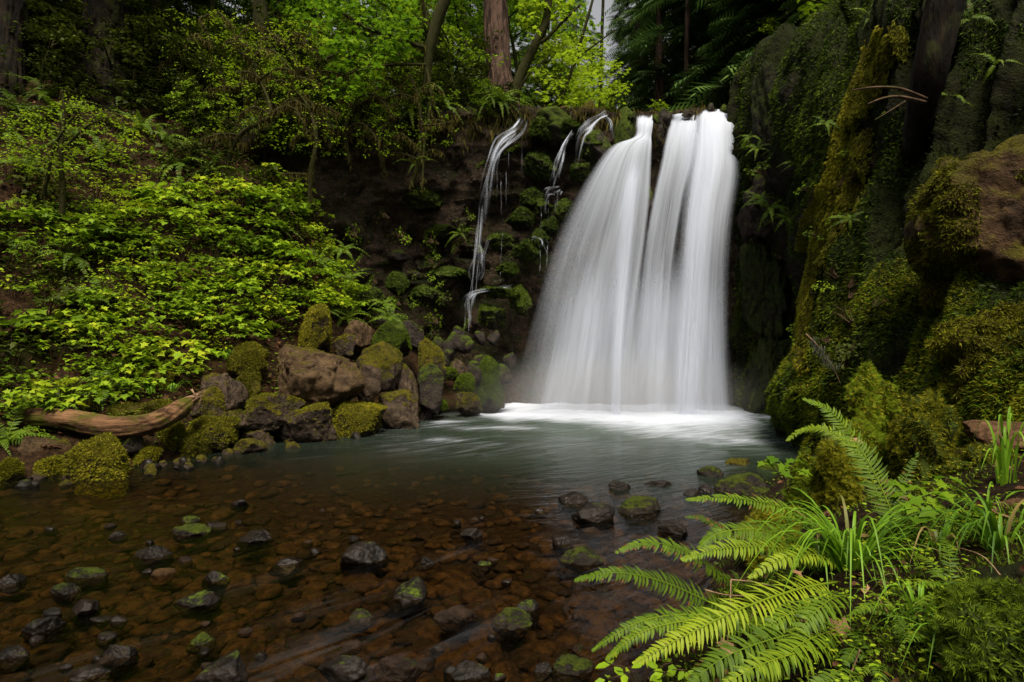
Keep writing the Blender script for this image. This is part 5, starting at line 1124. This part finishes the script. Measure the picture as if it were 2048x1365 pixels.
# boulders cloaked in moss
moss_on(BIG, 60000, .045, MOSS, -.02, 1.3, .52, droop=.5); moss_on(LOWB, 60000, .04, MOSS, -.12, 1.6, .5, droop=.4)
HUM = [(1690, 722, 1800, 850, 5.2, 'bright green moss hummock on the bank above the upright fern'), (1770, 778, 1905, 960, 4.4, 'large round moss hummock right of the upright fern'), (1620, 868, 1720, 1010, 4.3, 'yellow moss hummock behind the upright fern'),
       (1560, 900, 1660, 1030, 4.6, 'green moss mound at the water edge left of the yellow one'), (1900, 880, 2080, 1010, 3.9, 'moss mound at the right edge beside the bare earth'), (1660, 830, 1790, 930, 4.9, 'moss ledge under the bright green hummock'), (1480, 985, 1600, 1120, 3.9, 'pale yellow moss cushion behind the spreading ferns'), (1870, 1160, 2150, 1330, 1.95, 'feathery green moss mound in the lower right corner'), (1780, 960, 1900, 1060, 3.9, 'dark moss mound behind the compound leaves')]
for k, (x0, y0, x1, y1, Y, lab) in enumerate(HUM):
    o = rock('moss_hummock', x0, y0, x1, y1, Y, R_DGREEN, lab, 'moss hummocks on the right bank', 'moss', depth=.9, ang=.6, rough=.34, bury=.4, seed=1400 + k)
    T_ = T_SPRAY2; bright = {0: .85, 1: .66, 2: .9, 3: .75, 4: .6, 5: .8, 6: .95, 7: .7, 8: .45}[k]
    moss_on(o, 3000, .045 if k != 7 else .035, MOSSG if k in (7, 3, 0, 5, 8) else MOSS, -.12, 2.5, bright, T_, -.6, .25, k, tv=.14); moss_on(o, 9000, .028, MOSS if k not in (7,) else MOSSG, -.3, 2.5, bright - .05, T_TRI, -2, .3, k)
tag(rock('bare_earth_bank', 1945, 832, 2120, 900, 4.15, SAND, 'patch of bare reddish earth at the right edge', cat='earth', ang=.7, rough=.06), None)
tag(rock('bare_earth_bank', 1975, 985, 2100, 1080, 3.1, SAND, 'second patch of bare brown earth low at the right edge', cat='earth', ang=.7, rough=.06), None)
# moss, litter and seedlings on the near bank
Gb, Nb = SURF['bank']; Pb, Qb = project(np.where(Gb[..., 1:2] > .5, Gb, 1.0)); sel = ((Gb[..., 1] > 1.2) & (Gb[..., 2] > -.02) & (Pb < 2300)).astype(float) * np.clip(4 / np.maximum(Gb[..., 1], 1), .4, 3) ** 2
a, b = gscatter(Gb, Nb, 60000, sel); f = fbm(a * 1.8, 3, 99); m = f > -.05; a, b, f = a[m], b[m], f[m]; n = len(a); bag = Bag()
bag.leaves(T_TRI, a, b + rng.normal(0, .6, (n, 3)), rdir(n), rng.uniform(.012, .035, n), np.clip(.4 + .8 * f + rng.normal(0, .18, n), 0, 1)); tag(bag.build('bank_moss', MOSSG, bank), kind='stuff')
a, b = gscatter(Gb, Nb, 500, sel); n = len(a); bag = Bag(); bag.leaves(T_OVATE, a + b * rng.uniform(.005, .04, (n, 1)), rdir(n, -.3, .3), b + rng.normal(0, .5, (n, 3)), rng.uniform(.03, .08, n), np.clip(rng.normal(.35, .28, n), 0, 1)); tag(bag.build('leaf_litter', LITTER, bank), kind='stuff')
a, b = gscatter(Gb, Nb, 6000, sel); m = fbm(a * 1.3, 2, 77) > .05; a, b = a[m], b[m]; n = len(a); bag = Bag(); bag.leaves(T_OVATE, a + b * rng.uniform(.02, .09, (n, 1)), rdir(n, -.1, .3), np.array([0, 0, 1]) + rng.normal(0, .35, (n, 3)), rng.uniform(.012, .035, n), np.clip(rng.normal(.5, .2, n), 0, 1)); tag(bag.build('seedlings', LEAF, bank), kind='stuff')

# the leaning trunk on the gorge wall with two bare branches
e = empty('leaning_tree', P(1846, 236, 7.0), 'dark leaning trunk growing against the gorge wall at upper right', 'tree')
path = curve([P(1825, 330, 8.0), P(1838, 240, 7.25), P(1858, 150, 6.9), P(1880, 50, 6.8), P(1908, -70, 6.7), P(1935, -300, 6.6)], 50); V, F = tube(path, np.linspace(.13, .19, 50), 30, .22, 3); mk('trunk', V, F, BARKD, e)
for pts_, w in (([(1852, 198, 6.75), (1800, 178, 6.5), (1750, 175, 6.4), (1704, 181, 6.3)], [.022, .006]), ([(1850, 205, 6.75), (1800, 194, 6.5), (1766, 197, 6.4), (1734, 209, 6.3)], [.022, .006]), ([(1810, 203, 6.5), (1780, 222, 6.4), (1750, 240, 6.35)], [.008, .003])):
    C_ = curve([P(*q) for q in pts_], 20); V, F = tube(C_, np.linspace(*w, 20), 7, .1); mk('bare_branch', V, F, TWIG, e)
settle(e)
big_tree([(1560, 200, 16.5), (1570, 120, 16.6), (1585, 20, 16.7)], [26, 22, 20], 'dark conifer trunk behind the dome of rock right of the falls', BARKD, .1, (9.5, 20, 4.2, 60), 12, 'conifer_tree')

# plants on the wall beside the falls
for x_, y_, Yb, s_ in ((1500, 275, 14.2, .7), (1515, 300, 14.0, .8), (1560, 300, 13.2, .8), (1600, 280, 12.0, .8), (1540, 420, 13.2, 1.1), (1520, 400, 13.4, .9), (1575, 440, 12.8, .9), (1595, 330, 12.0, .7), (1650, 250, 10.0, .7), (1740, 40, 10.0, .7)):
    fern(P(x_, y_, Yb - .25), 9, s_ * .72, 'bright fern clinging to the gorge wall right of the falls', 'ferns on the gorge wall by the falls', tilt=(.7, -.3))
for x_, y_ in ((1905, 60), (1940, 40), (1990, 130), (1700, 440), (1750, 560), (1900, 200)):
    fern(P(x_, y_, wall_depth(x_, y_) - .12), 6, .42, 'dark fern hanging from the shaded upper gorge wall', 'ferns on the shaded gorge wall', tilt=(.9, -.5))
WP = [shrub_proto(360 + k, .20, .15, 14, 5, .036, T_MAPLE, LEAF if k == 0 else LEAFD, .5 if k == 0 else .8) for k in range(3)]
for k in range(56):
    x_ = rng.uniform(1490, 1760); y_ = rng.uniform(250, 720); Yb = wall_depth(x_, y_) - .12
    put('wall_plant', WP[k % 3], P(x_, y_, Yb), 'small leafy plant sprouting from the mossy gorge wall', 'plant', 'small plants on the gorge wall', s=rng.uniform(.6, 1.3) * (.6 + .05 * Yb), tilt=(.8, -.4))
# lichen-draped twig
C_ = curve([P(1612, 668, 6.5), P(1634, 690, 6.4), P(1648, 712, 6.4), P(1664, 730, 6.4), P(1682, 770, 6.4)], 24); V, F = tube(C_, np.linspace(.006, .003, 24), 5); tw = tag(mk('dead_twig', V, F, DEADW), 'dead twig draped with pale grey lichen beside the gorge wall', 'twig')
LICH = foliage('grey_lichen', [(0, (.05, .055, .04)), (1, (.22, .23, .17))], .2, .9, .05); bag = Bag(); strands(bag, C_[3:18], 260, .02, .09, .2, .025); tag(bag.build('lichen', LICH, tw), kind='stuff')

# sword ferns in the foreground, frond by frond: (tip ... base) in the photo with distances
def fg_fern(label, fronds, name='sword_fern'):
    b0 = P(*fronds[0][0][-1]); e = empty(name, b0, label, 'fern', 'foreground sword ferns')
    for k, (pp, wid, tint, brown) in enumerate(fronds):
        path = np.array([P(*q) for q in pp[::-1]]); L = np.linalg.norm(np.diff(path, axis=0), axis=1).sum()
        frond_geo(path, L, (-.15 + rng.normal(0, .2), -.6, 1), max(20, int(L * 50)), wid, np.clip(tint + rng.normal(0, .1), .2, .95), min(.9, brown * 1.6 + .03), 3, .22, 40 + k + int(pp[0][0]), base=.12).build('frond', FERN, e)
    settle(e)
A0 = (1672, 1140, 3.25)
fg_fern('large spreading sword fern arching over the water at lower right', [
 ([(1371, 1000, 3.2), (1450, 996, 3.2), (1545, 1010, 3.25), (1640, 1045, 3.3), (1690, 1090, 3.35)], .085, .66, .03),
 ([(1230, 1106, 2.9), (1296, 1085, 2.95), (1373, 1104, 3.0), (1440, 1150, 3.1), (1500, 1190, 3.2)], .085, .55, .22),
 ([(1396, 1096, 3.0), (1440, 1066, 3.05), (1520, 1060, 3.1), (1610, 1085, 3.15), (1672, 1130, 3.25)], .105, .42, .04),
 ([(1362, 1120, 2.8), (1440, 1098, 2.85), (1540, 1094, 2.95), (1620, 1110, 3.1), (1680, 1145, 3.2)], .10, .62, .03),
 ([(1149, 1161, 2.7), (1235, 1146, 2.7), (1331, 1166, 2.8), (1450, 1218, 2.9), (1560, 1250, 3.0)], .095, .60, .04),
 ([(1267, 1330, 2.35), (1370, 1272, 2.4), (1490, 1215, 2.5), (1600, 1178, 2.7), (1672, 1165, 2.9)], .12, .70, .02),
 ([(1498, 1156, 2.75), (1560, 1120, 2.8), (1630, 1110, 2.9), (1680, 1135, 3.0)], .075, .75, .04),
 ([(1371, 1034, 3.5), (1400, 1036, 3.5), (1440, 1056, 3.5), (1500, 1090, 3.5), (1580, 1120, 3.4)], .05, .45, .10)])
fg_fern('lower sword fern with browning tips in the bottom right foreground', [
 ([(1581, 1302, 2.35), (1612, 1245, 2.4), (1660, 1200, 2.5), (1700, 1190, 2.7)], .085, .74, .06),
 ([(1183, 1302, 2.5), (1270, 1248, 2.55), (1360, 1230, 2.65), (1470, 1238, 2.8), (1560, 1250, 2.9)], .075, .42, .2),
 ([(1211, 1320, 2.4), (1290, 1262, 2.45), (1400, 1240, 2.55), (1500, 1250, 2.7), (1580, 1262, 2.8)], .08, .5, .15),
 ([(1525, 1372, 2.2), (1580, 1305, 2.25), (1640, 1270, 2.4), (1720, 1250, 2.6)], .10, .55, .05),
 ([(1370, 1380, 2.2), (1440, 1320, 2.25), (1540, 1280, 2.35), (1650, 1255, 2.5)], .10, .45, .12),
 ([(1498, 1290, 2.4), (1555, 1240, 2.45), (1620, 1218, 2.55), (1690, 1215, 2.7)], .085, .5, .08),
 ([(1600, 1382, 2.1), (1690, 1356, 2.15), (1790, 1352, 2.3)], .07, .45, .05),
 ([(1440, 1375, 2.1), (1520, 1330, 2.15), (1620, 1300, 2.3), (1700, 1290, 2.5)], .09, .40, .2),
 ([(1690, 1330, 2.2), (1715, 1290, 2.3), (1760, 1255, 2.5)], .06, .10, .8)])
fg_fern('tall upright sword fern frond pair in front of the moss hummocks', [
 ([(1606, 798, 3.55), (1660, 822, 3.5), (1715, 890, 3.4), (1755, 960, 3.3), (1792, 1050, 3.2), (1800, 1110, 3.2)], .115, .55, .03),
 ([(1572, 882, 3.7), (1612, 858, 3.7), (1665, 866, 3.6), (1730, 930, 3.5), (1790, 1090, 3.3)], .07, .62, .12),
 ([(1836, 905, 3.7), (1815, 950, 3.6), (1795, 1010, 3.5), (1795, 1090, 3.4)], .065, .35, .03)])
# grasses
def grass(label, base, blades, L, spread, up, tint=.6, wid=.009, name='grass_clump', dead=.06):
    bag = Bag(); b = P(*base)
    for k in range(blades):
        a = rng.uniform(0, 2 * PI); l = L * rng.uniform(.5, 1.1); d = np.array([math.cos(a), math.sin(a) * .8, 0]); o = b + d * rng.uniform(0, .05) - np.array([0, 0, .03]); s = spread * rng.uniform(.4, 1.2); u = up * rng.uniform(.7, 1.1)
        path = curve([o, o + d * s * .22 * l + np.array([0, 0, u * .55 * l]), o + d * s * .6 * l + np.array([0, 0, u * .72 * l]), o + d * s * l + np.array([0, 0, (u - .55 * s) * .62 * l])], 12)
        T = nrm(np.gradient(path, axis=0)); S = nrm(np.cross(T, np.array([[d[0] * .2, d[1] * .2, 1.0]]) + .001)); w = wid * np.interp(np.linspace(0, 1, 12), [0, .3, 1], [.7, 1, .05])[:, None]
        V = np.concatenate([path + S * w, path - np.array([0, 0, .35]) * w, path - S * w]); q = np.arange(11); F = np.concatenate([np.stack([q, q + 12, q + 13, q + 1], -1), np.stack([q + 12, q + 24, q + 25, q + 13], -1)])
        bag.add(V, F, 0.02 if rng.random() < dead else np.clip(rng.normal(tint, .15), .15, 1))
    o = bag.build(name, GRASS); return tag(o, label, 'grass', 'grass clumps')
grass('long bright grass clump rising out of the foreground ferns', (1705, 1165, 3.0), 95, .72, 1.0, .85)
grass('grass tuft left of the long bright clump', (1640, 1130, 3.1), 26, .5, 1.0, .6)
grass('tall thin grass at the right edge by the bare earth', (2010, 985, 3.4), 16, .75, .45, 1.1, .5, .008)
grass('dark drooping grass low at the right edge', (2000, 1120, 2.7), 30, .55, .8, .8, .35)
grass('grass tuft right of the compound leaves', (1880, 1120, 2.9), 24, .5, .9, .7, .4)
grass('pale grass tuft above the log', (300, 785, 9.3), 22, .30, .9, .8, .8, .010); grass('pale grass tuft right of the one above the log', (348, 780, 9.4), 20, .30, .9, .8, .7, .010); grass('grass tuft beside the pointed yellow mossy boulder', (452, 715, 10.2), 20, .32, .8, .9, .7, .010)
# compound-leaved herb, seedling by the water, pale dry twigs, fallen leaves
def herb(label, pts_, base, size, T, mat, tint, name):
    e = empty(name, P(*base), label, 'plant'); lf, st = Bag(), Bag(); b = P(*base)
    for q in pts_:
        p_ = P(*q); V, F = tube(curve([b, b * .5 + p_ * .5 + np.array([0, 0, .05]), p_], 8), np.linspace(.003, .0015, 8), 5); st.add(V, F)
        a = rng.uniform(0, 2 * PI, 3); d = np.stack([np.cos(a), np.sin(a), -.2 + 0 * a], -1); lf.leaves(T, np.repeat(p_[None], 3, 0) + d * .01, d, np.array([[0, -.35, 1]]) + rng.normal(0, .2, (3, 3)), size * rng.uniform(.7, 1.1, 3), np.clip(rng.normal(tint, .1, 3), 0, 1))
    lf.build('foliage', mat, e); st.build('stem', TWIG, e); settle(e)
herb('herb with pale green lobed compound leaves right of the upright fern', [(1810, 990, 3.2), (1840, 975, 3.2), (1870, 965, 3.25), (1895, 955, 3.3), (1850, 1000, 3.1), (1825, 1010, 3.1), (1880, 985, 3.1), (1800, 965, 3.3), (1845, 1035, 3.0), (1870, 1020, 3.0)], (1850, 1080, 3.2), .085, T_MAPLE, MAPLE, .75, 'lobed_herb')
herb('low bright seedling with oval leaves at the bottom edge by the water', [(1225, 1330, 2.3), (1250, 1345, 2.25), (1290, 1330, 2.3), (1330, 1345, 2.25), (1345, 1325, 2.35), (1215, 1358, 2.2), (1300, 1362, 2.2), (1370, 1340, 2.3)], (1290, 1400, 2.35), .06, T_OVATE, LEAF, .6, 'oval_leaved_seedling')
herb('small bright herb above the green moss mound at the water', [(1530, 925, 4.3), (1550, 915, 4.3), (1570, 930, 4.3), (1590, 920, 4.35), (1560, 945, 4.2), (1600, 940, 4.2)], (1575, 985, 4.3), .09, T_MAPLE, MAPLE, .55, 'lobed_herb')
for k, (pts_, lab) in enumerate([([(1462, 1160, 2.6), (1458, 1250, 2.55), (1445, 1372, 2.45)], 'upright pale dry twig in front of the spreading fern'), ([(1462, 1160, 2.6), (1510, 1165, 2.7), (1570, 1180, 2.8)], 'pale dry twig lying across the fern fronds'), ([(1755, 1195, 2.4), (1800, 1270, 2.35), (1822, 1370, 2.3)], 'pale dry twig bending down right of the grass'), ([(1410, 1180, 2.6), (1450, 1190, 2.65), (1510, 1198, 2.7), (1500, 1240, 2.6)], 'kinked pale dry twig among the ferns'), ([(1720, 1300, 2.2), (1705, 1340, 2.2), (1690, 1375, 2.15)], 'short dry twig at the bottom edge'), ([(2000, 1150, 2.3), (1960, 1110, 2.5), (1890, 1090, 2.7)], 'dry twig at the right edge')]):
    V, F = tube(curve([P(*q) for q in pts_], 16), np.linspace(.0035, .002, 16), 5); tag(mk('dry_twig', V, F, DEADW), lab, 'twig', 'dry twigs in the foreground')
for k, (x_, y_, Y_, s_, lab) in enumerate([(1585, 1142, 2.75, .06, 'tan dead leaf caught on the spreading fern'), (1445, 1300, 2.45, .10, 'tan dead leaf below the ferns'), (1660, 1255, 2.5, .12, 'brown dead leaf under the grass'), (2000, 1030, 2.95, .14, 'big reddish dead leaf at the right edge'), (1730, 1190, 2.7, .09, 'pale brown dead leaf at the foot of the grass'), (1700, 880, 4.2, .10, 'tan dead leaf on the moss ledge'), (1990, 930, 3.5, .10, 'curled dead leaf on the moss at the right edge'), (1960, 1200, 2.4, .07, 'small dead leaf on the feathery moss')]):
    bag = Bag(); bag.leaves(T_MAPLE, P(x_, y_, Y_)[None], np.array([[1.0, rng.normal(), .1]]), np.array([[rng.normal(0, .3), -.5, 1]]), s_, [.9]); tag(bag.build('fallen_leaf', LITTER), lab, 'leaf')

for k, (x_, y_, s_) in enumerate([(1800, 1240, .5), (1900, 1180, .5), (1990, 1090, .5), (1760, 1330, .45), (1860, 1300, .45), (1950, 1330, .4), (1560, 1200, .5), (1600, 1080, .5), (1930, 1040, .45), (2020, 1230, .45), (1660, 1010, .5), (1480, 1180, .4)]):
    Yg = 4.5
    for _ in range(12):
        xg = (x_ - CX) / FPX * Yg; Yg = (CAMZ - float(bank_z(np.array([xg]), np.array([Yg]))[0])) * FPX / (y_ - CY)
    fern(((x_ - CX) / FPX * Yg, Yg, CAMZ - (y_ - CY) / FPX * Yg), 9, s_ * .8, 'small sword fern in the undergrowth of the near right bank', 'small ferns on the near right bank')
    if k % 2 == 0: grass('thin grass tuft in the undergrowth of the near right bank', (x_ + 40, y_, Yg), 16, .36, .9, .8, .5, .006)
